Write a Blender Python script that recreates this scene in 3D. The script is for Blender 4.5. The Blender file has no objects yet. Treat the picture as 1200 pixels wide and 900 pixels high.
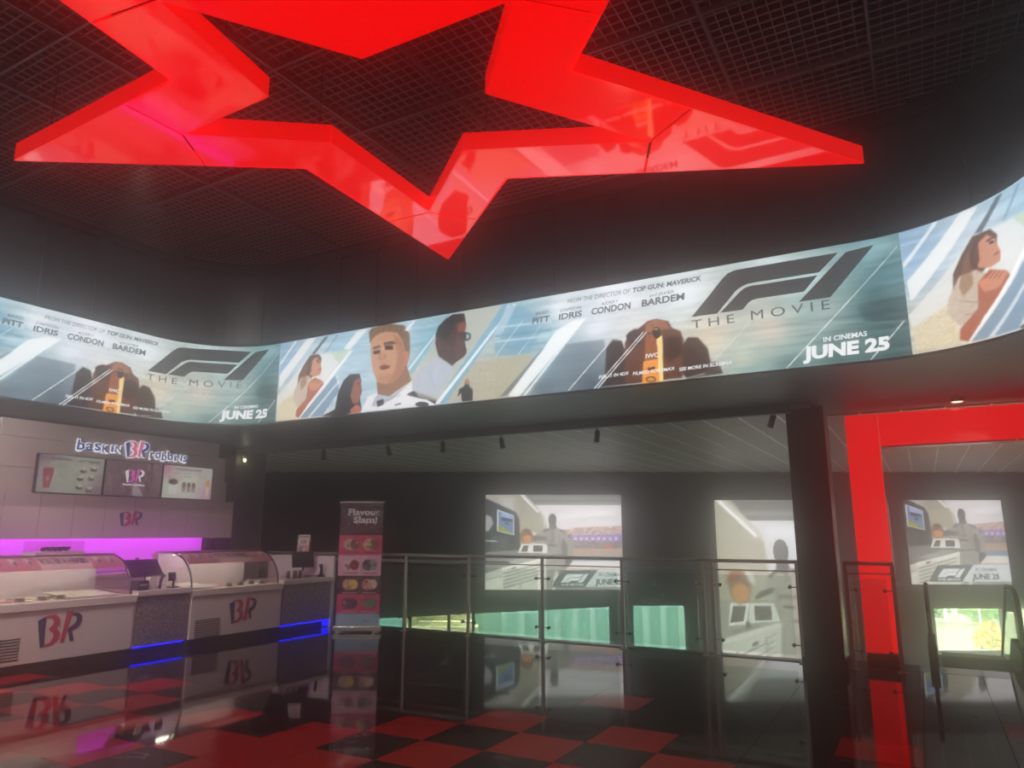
import bpy, bmesh, math, random
import numpy as np
from mathutils import Vector, Matrix
random.seed(4); RNG = np.random.RandomState(7)
C = bpy.context.scene.collection
S = bpy.context.scene
PI = math.pi
YAW = math.radians(29.3)            # the atrium is built square to x and y; the photographer looks across it

# ------------------------------------------------------------------ camera, world, sun, exposure
cam = bpy.data.objects.new('camera', bpy.data.cameras.new('camera')); C.objects.link(cam)
cam.data.sensor_width = 36; cam.data.lens = 36 * 840 / 1200
cam.location = (0, 0, 1.5)
cam.rotation_euler = (PI / 2 + 0.2045, 0, YAW)
cam.data.clip_start = .05; cam.data.clip_end = 300
S.camera = cam
S.view_settings.view_transform = 'Standard'; S.view_settings.look = 'None'
S.view_settings.exposure = 0; S.view_settings.gamma = 1; S.view_settings.use_curve_mapping = False
S.cycles.use_denoising = True
S.cycles.volume_bounces = 1
S.cycles.max_bounces = 6; S.cycles.diffuse_bounces = 3; S.cycles.glossy_bounces = 4; S.cycles.transparent_max_bounces = 16
S.cycles.sample_clamp_indirect = 4
w = bpy.data.worlds.new('daylight'); S.world = w; w.use_nodes = True
w.node_tree.nodes['Background'].inputs[0].default_value = (.93, .97, 1.0, 1)
w.node_tree.nodes['Background'].inputs[1].default_value = 15.0
sl = bpy.data.lights.new('sun', 'SUN'); sl.energy = 14.0; sl.angle = .05; sl.color = (1, .96, .88)
so = bpy.data.objects.new('sun', sl); C.objects.link(so); so.rotation_euler = (math.radians(28), 0, math.radians(-50))

BLOOM_DENSITY = 0.055; BLOOM_G = .955  # scatter added for the lens bloom around bright screens
LED_GAIN = 1.2
ADDED_DOWNLIGHT_POWER = 1200
STAR_GAIN = 1.0
ADDED_UPLIGHT = 60

# ------------------------------------------------------------------ materials
def lin(c):
    return tuple((x / 255 / 12.92) if x / 255 <= .04045 else ((x / 255 + .055) / 1.055) ** 2.4 for x in c)
MATS = {}
def nodes(name):
    m = bpy.data.materials.new(name); m.use_nodes = True
    return m, m.node_tree, m.node_tree.nodes['Principled BSDF']
def mat(name, rgb, rough=.5, metal=0., emit=None, es=1., coat=0., noise=0., nscale=20., bump=0., bscale=60., spec=.5):
    if name in MATS: return MATS[name]
    m, nt, b = nodes(name)
    col = (*lin(rgb), 1)
    b.inputs['Base Color'].default_value = col
    b.inputs['Roughness'].default_value = rough; b.inputs['Metallic'].default_value = metal
    b.inputs['Specular IOR Level'].default_value = spec
    b.inputs['Coat Weight'].default_value = coat; b.inputs['Coat Roughness'].default_value = .04
    tc = nt.nodes.new('ShaderNodeTexCoord')
    nz = nt.nodes.new('ShaderNodeTexNoise'); nz.inputs['Scale'].default_value = nscale; nz.inputs['Detail'].default_value = 4
    nt.links.new(tc.outputs['Object'], nz.inputs['Vector'])
    if noise:
        mx = nt.nodes.new('ShaderNodeMix'); mx.data_type = 'RGBA'
        mx.inputs[6].default_value = tuple(x * (1 - noise) for x in col[:3]) + (1,)
        mx.inputs[7].default_value = tuple(min(1, x * (1 + noise)) for x in col[:3]) + (1,)
        nt.links.new(nz.outputs['Fac'], mx.inputs[0]); nt.links.new(mx.outputs[2], b.inputs['Base Color'])
    if bump:
        n2 = nt.nodes.new('ShaderNodeTexNoise'); n2.inputs['Scale'].default_value = bscale
        nt.links.new(tc.outputs['Object'], n2.inputs['Vector'])
        bp = nt.nodes.new('ShaderNodeBump'); bp.inputs['Strength'].default_value = bump; bp.inputs['Distance'].default_value = .01
        nt.links.new(n2.outputs['Fac'], bp.inputs['Height']); nt.links.new(bp.outputs['Normal'], b.inputs['Normal'])
    if emit:
        b.inputs['Emission Color'].default_value = (*lin(emit), 1); b.inputs['Emission Strength'].default_value = es
    MATS[name] = m
    return m
def glass_mat(name, tint, refl=.10, film=.0, filmcol=(200, 200, 200)):
    if name in MATS: return MATS[name]
    m = bpy.data.materials.new(name); m.use_nodes = True; nt = m.node_tree
    nt.nodes.remove(nt.nodes['Principled BSDF']); out = nt.nodes['Material Output']
    tr = nt.nodes.new('ShaderNodeBsdfTransparent'); tr.inputs[0].default_value = (*lin(tint), 1)
    gl = nt.nodes.new('ShaderNodeBsdfGlossy'); gl.inputs['Roughness'].default_value = .01; gl.inputs['Color'].default_value = (.9, .9, .9, 1)
    lw = nt.nodes.new('ShaderNodeLayerWeight'); lw.inputs[0].default_value = .5
    pw = nt.nodes.new('ShaderNodeMath'); pw.operation = 'POWER'; pw.inputs[1].default_value = 4.5; nt.links.new(lw.outputs['Facing'], pw.inputs[0])
    fr = nt.nodes.new('ShaderNodeMath'); fr.operation = 'MULTIPLY_ADD'; fr.inputs[1].default_value = .8; fr.inputs[2].default_value = refl * .45; nt.links.new(pw.outputs[0], fr.inputs[0])
    mx = nt.nodes.new('ShaderNodeMixShader')
    nt.links.new(fr.outputs[0], mx.inputs[0]); nt.links.new(tr.outputs[0], mx.inputs[1]); nt.links.new(gl.outputs[0], mx.inputs[2])
    last = mx
    if film:
        df = nt.nodes.new('ShaderNodeBsdfDiffuse'); df.inputs[0].default_value = (*lin(filmcol), 1)
        m2 = nt.nodes.new('ShaderNodeMixShader'); m2.inputs[0].default_value = film
        nt.links.new(mx.outputs[0], m2.inputs[1]); nt.links.new(df.outputs[0], m2.inputs[2]); last = m2
    nt.links.new(last.outputs[0], out.inputs[0])
    MATS[name] = m
    return m
def art_mat(name, gain=1., lit=True, pitch=0.):
    """prints and screens: the picture is a colour attribute of the flat mesh; screens give light, prints do not"""
    if name in MATS: return MATS[name]
    m, nt, b = nodes(name)
    at = nt.nodes.new('ShaderNodeAttribute'); at.attribute_name = 'picture'
    src = at.outputs['Color']
    if lit:
        b.inputs['Base Color'].default_value = (.012, .012, .014, 1); b.inputs['Roughness'].default_value = .5
        nt.links.new(src, b.inputs['Emission Color']); b.inputs['Emission Strength'].default_value = gain
    else:
        b.inputs['Roughness'].default_value = .45
        nt.links.new(src, b.inputs['Base Color'])
    MATS[name] = m
    return m
def glow(name, rgb, es=1.):
    return mat(name, (8, 8, 8), .5, emit=rgb, es=es)

M_black = mat('matt_black_paint', (20, 20, 21), .55, noise=.2, nscale=3)
M_blackwall = mat('black_wall_boarding', (26, 25, 26), .45, noise=.25, nscale=6, bump=.15, bscale=9)
M_soffit = mat('dark_grey_plaster', (80, 82, 86), .5, noise=.06, nscale=2)
M_upper = mat('dark_upper_panel', (62, 58, 62), .42, noise=.15, nscale=4, bump=.25, bscale=14)
M_ceil2 = mat('grey_strip_ceiling', (98, 100, 94), .5)
M_steel = mat('brushed_steel', (196, 190, 174), .34, .55, noise=.1, nscale=40)
M_darksteel = mat('dark_steel', (60, 58, 56), .35, .9)
M_white = mat('white_satin_laminate', (226, 208, 206), .32, coat=.2, noise=.02)
M_counter = mat('white_counter_top', (232, 214, 208), .25, coat=.3)
M_plinth = mat('dark_plinth', (38, 36, 36), .35)
M_blackpl = mat('black_plastic', (22, 22, 24), .35)
M_star = mat('red_lit_acrylic', (190, 4, 6), .06, emit=(252, 8, 8), es=1.0 * STAR_GAIN, coat=.9, spec=.6)
M_starside = mat('red_lit_acrylic_side', (190, 4, 6), .12, emit=(246, 14, 10), es=.88 * STAR_GAIN, coat=.4)
M_portal = mat('red_lit_portal_glass', (190, 4, 8), .06, emit=(250, 5, 12), es=.9, coat=.8)
M_glass = glass_mat('clear_balustrade_glass', (240, 246, 242), .10)
M_pane = glass_mat('window_glass', (238, 246, 240), .10)
M_case = glass_mat('display_case_glass', (244, 238, 240), .12)
M_blue = glow('blue_led_strip', (10, 22, 255), 3.2)
M_pinkled = glow('magenta_led_strip', (225, 70, 255), 3.)
M_seam = mat('dark_joint', (70, 4, 4), .5)

# floor: polished black stone with faint white veins, and polished red tile
def stone(name, rgb, vein, vein_amt):
    m, nt, b = nodes(name)
    tc = nt.nodes.new('ShaderNodeNewGeometry')
    nz = nt.nodes.new('ShaderNodeTexNoise'); nz.inputs['Scale'].default_value = .9; nz.inputs['Detail'].default_value = 6; nz.inputs['Distortion'].default_value = 1.2
    nt.links.new(tc.outputs['Position'], nz.inputs['Vector'])
    cr = nt.nodes.new('ShaderNodeValToRGB'); e = cr.color_ramp.elements
    e[0].position = .492; e[0].color = (0, 0, 0, 1); e[1].position = .5; e[1].color = (1, 1, 1, 1)
    k = e.new(.508); k.color = (0, 0, 0, 1)
    nt.links.new(nz.outputs['Fac'], cr.inputs[0])
    n3 = nt.nodes.new('ShaderNodeTexNoise'); n3.inputs['Scale'].default_value = 1.7
    nt.links.new(tc.outputs['Position'], n3.inputs['Vector'])
    c3 = nt.nodes.new('ShaderNodeValToRGB'); c3.color_ramp.elements[0].position = .5; c3.color_ramp.elements[1].position = .68
    nt.links.new(n3.outputs['Fac'], c3.inputs[0])
    mu = nt.nodes.new('ShaderNodeMath'); mu.operation = 'MULTIPLY'
    nt.links.new(cr.outputs[0], mu.inputs[0]); nt.links.new(c3.outputs[0], mu.inputs[1])
    m2 = nt.nodes.new('ShaderNodeMath'); m2.operation = 'MULTIPLY'; m2.inputs[1].default_value = vein_amt
    nt.links.new(mu.outputs[0], m2.inputs[0])
    mx = nt.nodes.new('ShaderNodeMix'); mx.data_type = 'RGBA'
    mx.inputs[6].default_value = (*lin(rgb), 1); mx.inputs[7].default_value = (*lin(vein), 1)
    nt.links.new(m2.outputs[0], mx.inputs[0]); nt.links.new(mx.outputs[2], b.inputs['Base Color'])
    b.inputs['Roughness'].default_value = .045; b.inputs['Specular IOR Level'].default_value = .6
    MATS[name] = m
    return m
M_tileb = stone('polished_black_stone', (20, 17, 16), (170, 170, 165), .7)
M_tiler = stone('polished_red_tile', (172, 16, 22), (190, 60, 60), .05)

def slat_mat():
    m, nt, b = nodes('linear_strip_ceiling')
    tc = nt.nodes.new('ShaderNodeNewGeometry')
    wv = nt.nodes.new('ShaderNodeTexWave'); wv.wave_type = 'BANDS'; wv.bands_direction = 'Y'; wv.inputs['Scale'].default_value = 1.6; wv.inputs['Distortion'].default_value = .0
    nt.links.new(tc.outputs['Position'], wv.inputs['Vector'])
    cr = nt.nodes.new('ShaderNodeValToRGB'); cr.color_ramp.elements[0].position = .02; cr.color_ramp.elements[1].position = .25
    cr.color_ramp.elements[0].color = (*lin((84, 86, 80)), 1); cr.color_ramp.elements[1].color = (*lin((176, 178, 166)), 1)
    nt.links.new(wv.outputs['Color'], cr.inputs[0]); nt.links.new(cr.outputs[0], b.inputs['Base Color'])
    b.inputs['Roughness'].default_value = .45
    return m
M_slat = slat_mat()

def granite_mat():
    m, nt, b = nodes('speckled_mosaic_front')
    tc = nt.nodes.new('ShaderNodeTexCoord')
    vo = nt.nodes.new('ShaderNodeTexVoronoi'); vo.inputs['Scale'].default_value = 75
    nt.links.new(tc.outputs['Object'], vo.inputs['Vector'])
    cr = nt.nodes.new('ShaderNodeValToRGB'); e = cr.color_ramp.elements
    e[0].color = (*lin((62, 52, 60)), 1); e[1].color = (*lin((190, 172, 176)), 1); e[0].position = .2; e[1].position = .9
    nt.links.new(vo.outputs['Color'], cr.inputs[0]); nt.links.new(cr.outputs[0], b.inputs['Base Color'])
    b.inputs['Roughness'].default_value = .4
    return m
M_mosaic = granite_mat()

# ------------------------------------------------------------------ mesh helpers
class MB:
    """collects boxes, bars, tubes and prisms and links them as ONE mesh object"""
    def __init__(s): s.v = []; s.f = []
    def add(s, vs, fs):
        n = len(s.v); s.v += [tuple(map(float, p)) for p in vs]; s.f += [tuple(i + n for i in f) for f in fs]; return s
    def box(s, x0, y0, z0, x1, y1, z1, M=None):
        vs = [(x, y, z) for z in (z0, z1) for (x, y) in ((x0, y0), (x1, y0), (x1, y1), (x0, y1))]
        if M is not None: vs = [tuple(M @ Vector(p)) for p in vs]
        return s.add(vs, [(0, 3, 2, 1), (4, 5, 6, 7), (0, 1, 5, 4), (1, 2, 6, 5), (2, 3, 7, 6), (3, 0, 4, 7)])
    def tube(s, pts, r, n=10, cap=True):
        pts = [Vector(p) for p in pts]; rr = r if isinstance(r, (list, tuple)) else [r] * len(pts)
        rings = []; prev = None
        for i, p in enumerate(pts):
            d = (pts[min(i + 1, len(pts) - 1)] - pts[max(i - 1, 0)]).normalized()
            if prev is None:
                a = d.orthogonal().normalized()
            else:
                a = (prev - d * prev.dot(d)).normalized()
            prev = a; b = d.cross(a)
            rings.append([tuple(p + (a * math.cos(t) + b * math.sin(t)) * rr[i]) for t in [2 * PI * k / n for k in range(n)]])
        vs = [q for ring in rings for q in ring]; fs = []
        for i in range(len(pts) - 1):
            for k in range(n):
                fs.append((i * n + k, i * n + (k + 1) % n, (i + 1) * n + (k + 1) % n, (i + 1) * n + k))
        if cap: fs += [tuple(range(n))[::-1], tuple((len(pts) - 1) * n + k for k in range(n))]
        return s.add(vs, fs)
    def prism(s, poly, z0, z1, fn=None):
        """poly: plan outline (u, v); extruded from z0 to z1; fn maps (u, v, z) to a point"""
        fn = fn or (lambda u, v, z: (u, v, z)); n = len(poly)
        a = sum(poly[i][0] * poly[(i + 1) % n][1] - poly[(i + 1) % n][0] * poly[i][1] for i in range(n))
        if a < 0: poly = poly[::-1]
        vs = [fn(u, v, z0) for u, v in poly] + [fn(u, v, z1) for u, v in poly]
        fs = [tuple(range(n))[::-1], tuple(range(n, 2 * n))] + [(i, (i + 1) % n, n + (i + 1) % n, n + i) for i in range(n)]
        return s.add(vs, fs)
    def ball(s, c, r, sx=1, sy=1, sz=1, seg=10, rings=6):
        vs = [(c[0], c[1], c[2] - r * sz)]
        for i in range(1, rings):
            ph = -PI / 2 + PI * i / rings
            for k in range(seg):
                t = 2 * PI * k / seg
                vs.append((c[0] + r * sx * math.cos(ph) * math.cos(t), c[1] + r * sy * math.cos(ph) * math.sin(t), c[2] + r * sz * math.sin(ph)))
        vs.append((c[0], c[1], c[2] + r * sz)); fs = []
        for k in range(seg):
            fs.append((0, 1 + (k + 1) % seg, 1 + k))
            for i in range(rings - 2):
                a = 1 + i * seg
                fs.append((a + k, a + (k + 1) % seg, a + seg + (k + 1) % seg, a + seg + k))
            a = 1 + (rings - 2) * seg
            fs.append((a + k, a + (k + 1) % seg, len(vs) - 1))
        return s.add(vs, fs)
    def build(s, name, m, parent=None, bevel=0., smooth=False, loc=None, **tags):
        me = bpy.data.meshes.new(name); me.from_pydata(s.v, [], s.f); me.validate(); me.update()
        me.materials.append(m)
        if smooth: me.polygons.foreach_set('use_smooth', [True] * len(me.polygons))
        o = bpy.data.objects.new(name, me); C.objects.link(o)
        if parent: o.parent = parent
        if loc: o.location = loc
        if bevel:
            b = o.modifiers.new('bevel', 'BEVEL'); b.width = bevel; b.segments = 2; b.limit_method = 'ANGLE'
        for k, v in tags.items(): o[k] = v
        return o
def thing(name, label, cat, loc=(0, 0, 0), rz=0., group=None):
    o = bpy.data.objects.new(name, None); C.objects.link(o); o.location = loc; o.rotation_euler = (0, 0, rz)
    o['label'] = label; o['category'] = cat
    if group: o['group'] = group
    return o
def tag(o, label, cat, group=None):
    o['label'] = label; o['category'] = cat
    if group: o['group'] = group
    return o
def struct(o, label, cat):
    o['kind'] = 'structure'; o['label'] = label; o['category'] = cat
    return o
def kids(o): return [c for c in list(C.objects) if c.parent == o]
def dup(root, loc, label, rz=None, group=None):
    r = root.copy(); C.objects.link(r); r.location = loc
    if rz is not None: r.rotation_euler = (0, 0, rz)
    r['label'] = label
    if group: r['group'] = group
    for ch in kids(root):
        c = ch.copy(); C.objects.link(c); c.parent = r
        for g in kids(ch):
            d = g.copy(); C.objects.link(d); d.parent = c
    return r

# text --------------------------------------------------------------------
def text_poly(txt, bold=0.):
    """outline text as a triangulated flat mesh: (points, faces, width, height) with the baseline at 0"""
    cu = bpy.data.curves.new('lettering_source', 'FONT'); cu.body = txt; cu.offset = bold; cu.resolution_u = 3
    o = bpy.data.objects.new('lettering_source', cu); C.objects.link(o)
    bpy.context.view_layer.update()
    me = o.to_mesh()
    vs = [(v.co.x, v.co.y) for v in me.vertices]; fs = [tuple(p.vertices) for p in me.polygons]
    o.to_mesh_clear(); bpy.data.objects.remove(o); bpy.data.curves.remove(cu)
    x0 = min(v[0] for v in vs); x1 = max(v[0] for v in vs); y0 = min(v[1] for v in vs); y1 = max(v[1] for v in vs)
    return [(x - x0, y) for x, y in vs], fs, x1 - x0, y1, y0
def text_mesh(mb, txt, u0, v0, w, h, fn, bold=.0, slant=0., slope=0., n=None):
    """lay text in the box u0..u0+w, baseline v0, cap height h; fn maps (u, v) to a point"""
    vs, fs, tw, y1, y0 = text_poly(txt, bold)
    sx = w / tw; sy = h / max(y1, .01)
    mb.add([fn(u0 + x * sx + y * sy * slant, v0 + y * sy + x * sx * slope) for x, y in vs], fs)

# pictures ----------------------------------------------------------------
def homog(src, dst):
    A = []; B = []
    for (x, y), (u, v) in zip(src, dst):
        A.append([x, y, 1, 0, 0, 0, -u * x, -u * y]); B.append(u)
        A.append([0, 0, 0, x, y, 1, -v * x, -v * y]); B.append(v)
    h = np.linalg.solve(np.array(A, float), np.array(B, float))
    H = np.append(h, 1).reshape(3, 3)
    def f(p):
        q = H @ np.array([p[0], p[1], 1.]); return (q[0] / q[2], q[1] / q[2])
    return f
class Art:
    """a flat picture painted on the vertices of a fine grid, w by h metres; T turns drawing coordinates to metres"""
    def __init__(s, w, h, res, T=None, base=(128, 128, 128)):
        s.w, s.h = w, h; s.nx = max(2, int(w * res) + 1); s.ny = max(2, int(h * res) + 1)
        s.u = np.linspace(0, w, s.nx); s.v = np.linspace(0, h, s.ny)
        s.U, s.V = np.meshgrid(s.u, s.v); s.c = np.ones((s.ny, s.nx, 3)) * np.array(base, float)
        s.T = T or (lambda p: p)
    def field(s, ctrl, power=2.6, fn=None):
        num = 0; den = 0
        for p, c in ctrl:
            u, v = s.T(p)
            d = ((s.U - u) ** 2 + ((s.V - v) * 1.0) ** 2) ** .5 + .02
            w = d ** -power; num = num + w[..., None] * np.array(c, float); den = den + w
        s.c = num / den[..., None]
        return s
    def noise(s, amp, sx, sy, seed=0, mask=None, tint=(1, 1, 1)):
        r = np.random.RandomState(seed)
        nx = max(2, int(s.w / sx) + 2); ny = max(2, int(s.h / sy) + 2)
        g = r.rand(ny, nx) - .5
        gx = s.U / s.w * (nx - 1.001); gy = s.V / s.h * (ny - 1.001)
        ix = gx.astype(int); iy = gy.astype(int); fx = gx - ix; fy = gy - iy
        n = (g[iy, ix] * (1 - fx) + g[iy, ix + 1] * fx) * (1 - fy) + (g[iy + 1, ix] * (1 - fx) + g[iy + 1, ix + 1] * fx) * fy
        d = (n * 2 * amp)[..., None] * np.array(tint)
        if mask is not None: d = d * mask[..., None]
        s.c = s.c + d
        return s
    def cover(s, P):
        x0 = min(p[0] for p in P); x1 = max(p[0] for p in P); y0 = min(p[1] for p in P); y1 = max(p[1] for p in P)
        du = s.w / (s.nx - 1); dv = s.h / (s.ny - 1)
        m = np.zeros((s.ny, s.nx))
        i0 = max(0, int(x0 / du) - 1); i1 = min(s.nx, int(x1 / du) + 3); j0 = max(0, int(y0 / dv) - 1); j1 = min(s.ny, int(y1 / dv) + 3)
        if i1 <= i0 or j1 <= j0: return m
        U = s.U[j0:j1, i0:i1]; V = s.V[j0:j1, i0:i1]; acc = np.zeros(U.shape)
        for ox, oy in ((-.25, -.25), (.25, -.25), (-.25, .25), (.25, .25)):
            uu = U + ox * du; vv = V + oy * dv; ins = np.zeros(U.shape, bool)
            for k in range(len(P)):
                (xa, ya), (xb, yb) = P[k], P[(k + 1) % len(P)]
                if ya == yb: continue
                c = ((ya > vv) != (yb > vv)) & (uu < (xb - xa) * (vv - ya) / (yb - ya) + xa)
                ins ^= c
            acc += ins
        m[j0:j1, i0:i1] = acc / 4
        return m
    def poly(s, pts, col, a=1., soft=0, grain=0.):
        P = [s.T(p) for p in pts]; m = s.cover(P)
        for _ in range(soft):
            q = np.pad(m, 1, 'edge'); m = (q[:-2, 1:-1] + q[2:, 1:-1] + q[1:-1, :-2] + q[1:-1, 2:] + 2 * m) / 6
        m = (m * a)[..., None]
        c = np.array(col, float)
        if grain: c = c + (RNG.rand(s.ny, s.nx, 1) - .5) * 2 * grain
        s.c = s.c * (1 - m) + c * m
        return m
    def line(s, p, q, wpx, col, a=1., soft=0):
        dx, dy = q[0] - p[0], q[1] - p[1]; L = math.hypot(dx, dy) or 1; nx, ny = -dy / L * wpx / 2, dx / L * wpx / 2
        return s.poly([(p[0] + nx, p[1] + ny), (q[0] + nx, q[1] + ny), (q[0] - nx, q[1] - ny), (p[0] - nx, p[1] - ny)], col, a, soft)
    def ell(s, c, rx, ry, col, a=1., soft=0, rot=0., grain=0.):
        pts = []
        for k in range(24):
            t = 2 * PI * k / 24; x, y = rx * math.cos(t), ry * math.sin(t)
            pts.append((c[0] + x * math.cos(rot) - y * math.sin(rot), c[1] + x * math.sin(rot) + y * math.cos(rot)))
        return s.poly(pts, col, a, soft, grain)
    def mesh(s, name, fn, m, parent, u0=0, u1=None, step=1):
        """fn maps arrays (U, V) to arrays x, y, z"""
        U = s.U[::step, ::step]; V = s.V[::step, ::step]; col = s.c[::step, ::step]
        ny, nx = U.shape
        x, y, z = fn(U, V)
        co = np.stack([x, y, z], -1).reshape(-1, 3)
        idx = np.arange(nx * ny).reshape(ny, nx)
        q = np.stack([idx[:-1, :-1], idx[:-1, 1:], idx[1:, 1:], idx[1:, :-1]], -1).reshape(-1, 4)
        me = bpy.data.meshes.new(name)
        me.vertices.add(len(co)); me.vertices.foreach_set('co', co.astype(np.float32).ravel())
        me.loops.add(q.size); me.loops.foreach_set('vertex_index', q.ravel().astype(np.int32))
        me.polygons.add(len(q)); me.polygons.foreach_set('loop_start', np.arange(0, q.size, 4, dtype=np.int32))
        me.update(calc_edges=True)
        c = np.clip(col, 0, 255).reshape(-1, 3) / 255
        c = np.where(c <= .04045, c / 12.92, ((c + .055) / 1.055) ** 2.4)
        a = me.color_attributes.new('picture', 'FLOAT_COLOR', 'POINT')
        a.data.foreach_set('color', np.concatenate([c, np.ones((len(c), 1))], 1).astype(np.float32).ravel())
        me.materials.append(m)
        o = bpy.data.objects.new(name, me); C.objects.link(o); o.parent = parent
        return o

# ------------------------------------------------------------------ geometry of the place
RING = []                                            # the LED ribbon's plan line, walked clockwise seen from above
def ring_pt(s):
    """s = metres along the ribbon, 0 where the middle advert begins; returns x, y and the inward normal"""
    a1 = 1.1 * PI / 2; a2 = 1.3 * PI / 2
    if s >= -.12:
        s2 = s - 7.40
        if s2 <= 0: return (-7.65 + s, 6.95, 0, -1)
        if s2 <= a2:
            t = s2 / 1.3; return (-.25 + 1.3 * math.sin(t), 5.65 + 1.3 * math.cos(t), -math.sin(t), -math.cos(t))
        return (1.05, 5.65 - (s2 - a2), -1, 0)
    s2 = -.12 - s
    if s2 <= a1:
        t = s2 / 1.1; return (-7.77 - 1.1 * math.sin(t), 5.85 + 1.1 * math.cos(t), math.sin(t), -math.cos(t))
    return (-8.87, 5.85 - (s2 - a1), 1, 0)
S_MIN, S_MAX = -.12 - 1.1 * PI / 2 - 8.85, 7.40 + 1.3 * PI / 2 + 8.65      # both sides run back to y = -3
def ring_fn(s0, off=0., zz=3.0):
    def f(u, v):
        x, y, nx, ny = ring_pt(s0 + u); return (x + nx * off, y + ny * off, zz + v)
    return f
def ring_arr(s0, off, zz=3.0):
    def f(U, V):
        row = np.array([ring_pt(s0 + u) for u in U[0]])
        x = np.broadcast_to(row[:, 0] + row[:, 2] * off, U.shape); y = np.broadcast_to(row[:, 1] + row[:, 3] * off, U.shape)
        return x, y, zz + V
    return f
def ring_strip(mb, s0, s1, off0, off1, z0, z1, n=None):
    n = n or max(2, int((s1 - s0) / .12)); ss = [s0 + (s1 - s0) * i / n for i in range(n + 1)]
    vs = []
    for s in ss:
        x, y, nx, ny = ring_pt(s)
        for o, z in ((off0, z0), (off1, z0), (off1, z1), (off0, z1)): vs.append((x + nx * o, y + ny * o, z))
    fs = []
    for i in range(n):
        for k in range(4): fs.append((i * 4 + k, (i + 1) * 4 + k, (i + 1) * 4 + (k + 1) % 4, i * 4 + (k + 1) % 4))
    fs += [(0, 1, 2, 3), (n * 4 + 3, n * 4 + 2, n * 4 + 1, n * 4)]
    mb.add(vs, fs)
ER = (math.cos(YAW), math.sin(YAW)); EF = (-math.sin(YAW), math.cos(YAW))
def far(u, d, z):                                    # the rear wing stands at an angle to the atrium
    return (u * ER[0] + d * EF[0], u * ER[1] + d * EF[1], z)
MF = Matrix(((ER[0], EF[0], 0, 0), (ER[1], EF[1], 0, 0), (0, 0, 1, 0), (0, 0, 0, 1)))

# ------------------------------------------------------------------ structure
# floor: a slab with separate polished tiles
OX, OY, TS = -3.923, 5.201, .54
slab = struct(MB().box(-11.6, -4, -.35, 8, 9.5, -.012).build('floor', M_black), 'polished black stone floor with scattered red tiles', 'floor')
def is_red(i, j):
    if (i, j) in ((-1, 2), (-4, 3), (2, -3)): return True
    if (i + j) % 2: return False
    if j >= 1: return True
    return (i, j) in ((-6, 0), (0, 0), (2, 0), (4, 0), (1, -1), (3, -1), (6, -2), (8, -4))
def project(x, y, z):
    z -= 1.5; X = x * ER[0] + y * ER[1]; Y = x * EF[0] + y * EF[1]
    yc = Y * math.cos(.2045) + z * math.sin(.2045); zc = -Y * math.sin(.2045) + z * math.cos(.2045)
    if yc < .3: return None
    return 600 + 840 * X / yc, 450 - 840 * zc / yc
def tile_mesh(name, m):
    return MB().box(-TS / 2 + .0022, -TS / 2 + .0022, -.012, TS / 2 - .0022, TS / 2 - .0022, 0).build(name, m)
tm = {True: tile_mesh('floor_tile', M_tiler), False: tile_mesh('floor_tile', M_tileb)}
first = {True: True, False: True}; rest = {True: MB(), False: MB()}
for j in range(-8, 17):
    for i in range(-15, 22):
        x = OX + TS * (i + .5); y = OY - TS * (j + .5)
        if x > 7.8 or x < -11.4 or y < -3.8: continue
        r = is_red(i, j); q = project(x, y, 0)
        if q and -40 < q[0] < 1240 and q[1] < 925 and -8.9 < x:
            if first[r]: t = tm[r]; first[r] = False
            else: t = tm[r].copy(); C.objects.link(t)
            t.parent = slab; t.location = (x, y, 0)
        else: rest[r].box(x - TS / 2 + .0022, y - TS / 2 + .0022, -.012, x + TS / 2 - .0022, y + TS / 2 - .0022, 0)
rest[True].build('floor_tiling', M_tiler, slab, kind='stuff'); rest[False].build('floor_tiling', M_tileb, slab, kind='stuff')
struct(MB().box(-11.6, 9.5, -.35, -.95, 9.66, .012).build('trim_1', mat('grey_stone_edge', (70, 72, 70), .3)), 'grey stone edging along the foot of the glass balustrade', 'edging')
struct(MB().box(-.95, 9.5, -.35, 8, 9.95, 0).build('trim_2', mat('dark_stone_threshold', (30, 28, 27), .12)), 'dark stone threshold under the red portal', 'threshold')
struct(MB().box(-11.6, 9.3, -5, 8, 9.5, -.36).build('wall_void', M_black), 'black wall below the gallery edge', 'wall')
struct(MB().box(-11.5, -25, -5.1, 14, 17.7, -5, MF).build('floor_lower', mat('lower_dark_floor', (52, 50, 48), .3)), 'dark lower floor down in the stair void', 'floor')

# curved wall over the LED ribbon, with its panels
wu = struct(MB().box(-.01, -.01, 0, .01, .01, .01).build('wall_upper', M_upper, loc=(-3.6, 7.4, 4.4)), 'dark curved upper wall of boarded panels above the LED ribbon', 'wall')
wub = MB(); ring_strip(wub, S_MIN, S_MAX, -.34, -.30, 2.98, 5.85)
ub = wub.build('backing', M_black, wu); ub.matrix_parent_inverse = Matrix.Translation((3.6, -7.4, -4.4))
def shift_parent(o, p): o.parent = p; o.matrix_parent_inverse = Matrix.Translation(-Vector(p.location))
s = S_MIN + .1
while s < S_MAX - .5:
    m1 = MB(); ring_strip(m1, s + .03, s + .64, -.30, -.27, 4.20, 5.30); shift_parent(m1.build('wall_panel', M_upper), wu)
    m2 = MB(); ring_strip(m2, s - .03, s + .03, -.30, -.25, 4.12, 5.34); shift_parent(m2.build('batten', M_upper), wu)
    s += .67
m1 = MB(); ring_strip(m1, S_MIN, S_MAX, -.30, -.235, 5.34, 5.42); shift_parent(m1.build('top_rail', M_upper), wu)
m1 = MB(); ring_strip(m1, S_MIN, S_MAX, -.30, -.05, 4.13, 4.18); shift_parent(m1.build('ledge', M_black), wu)

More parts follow.
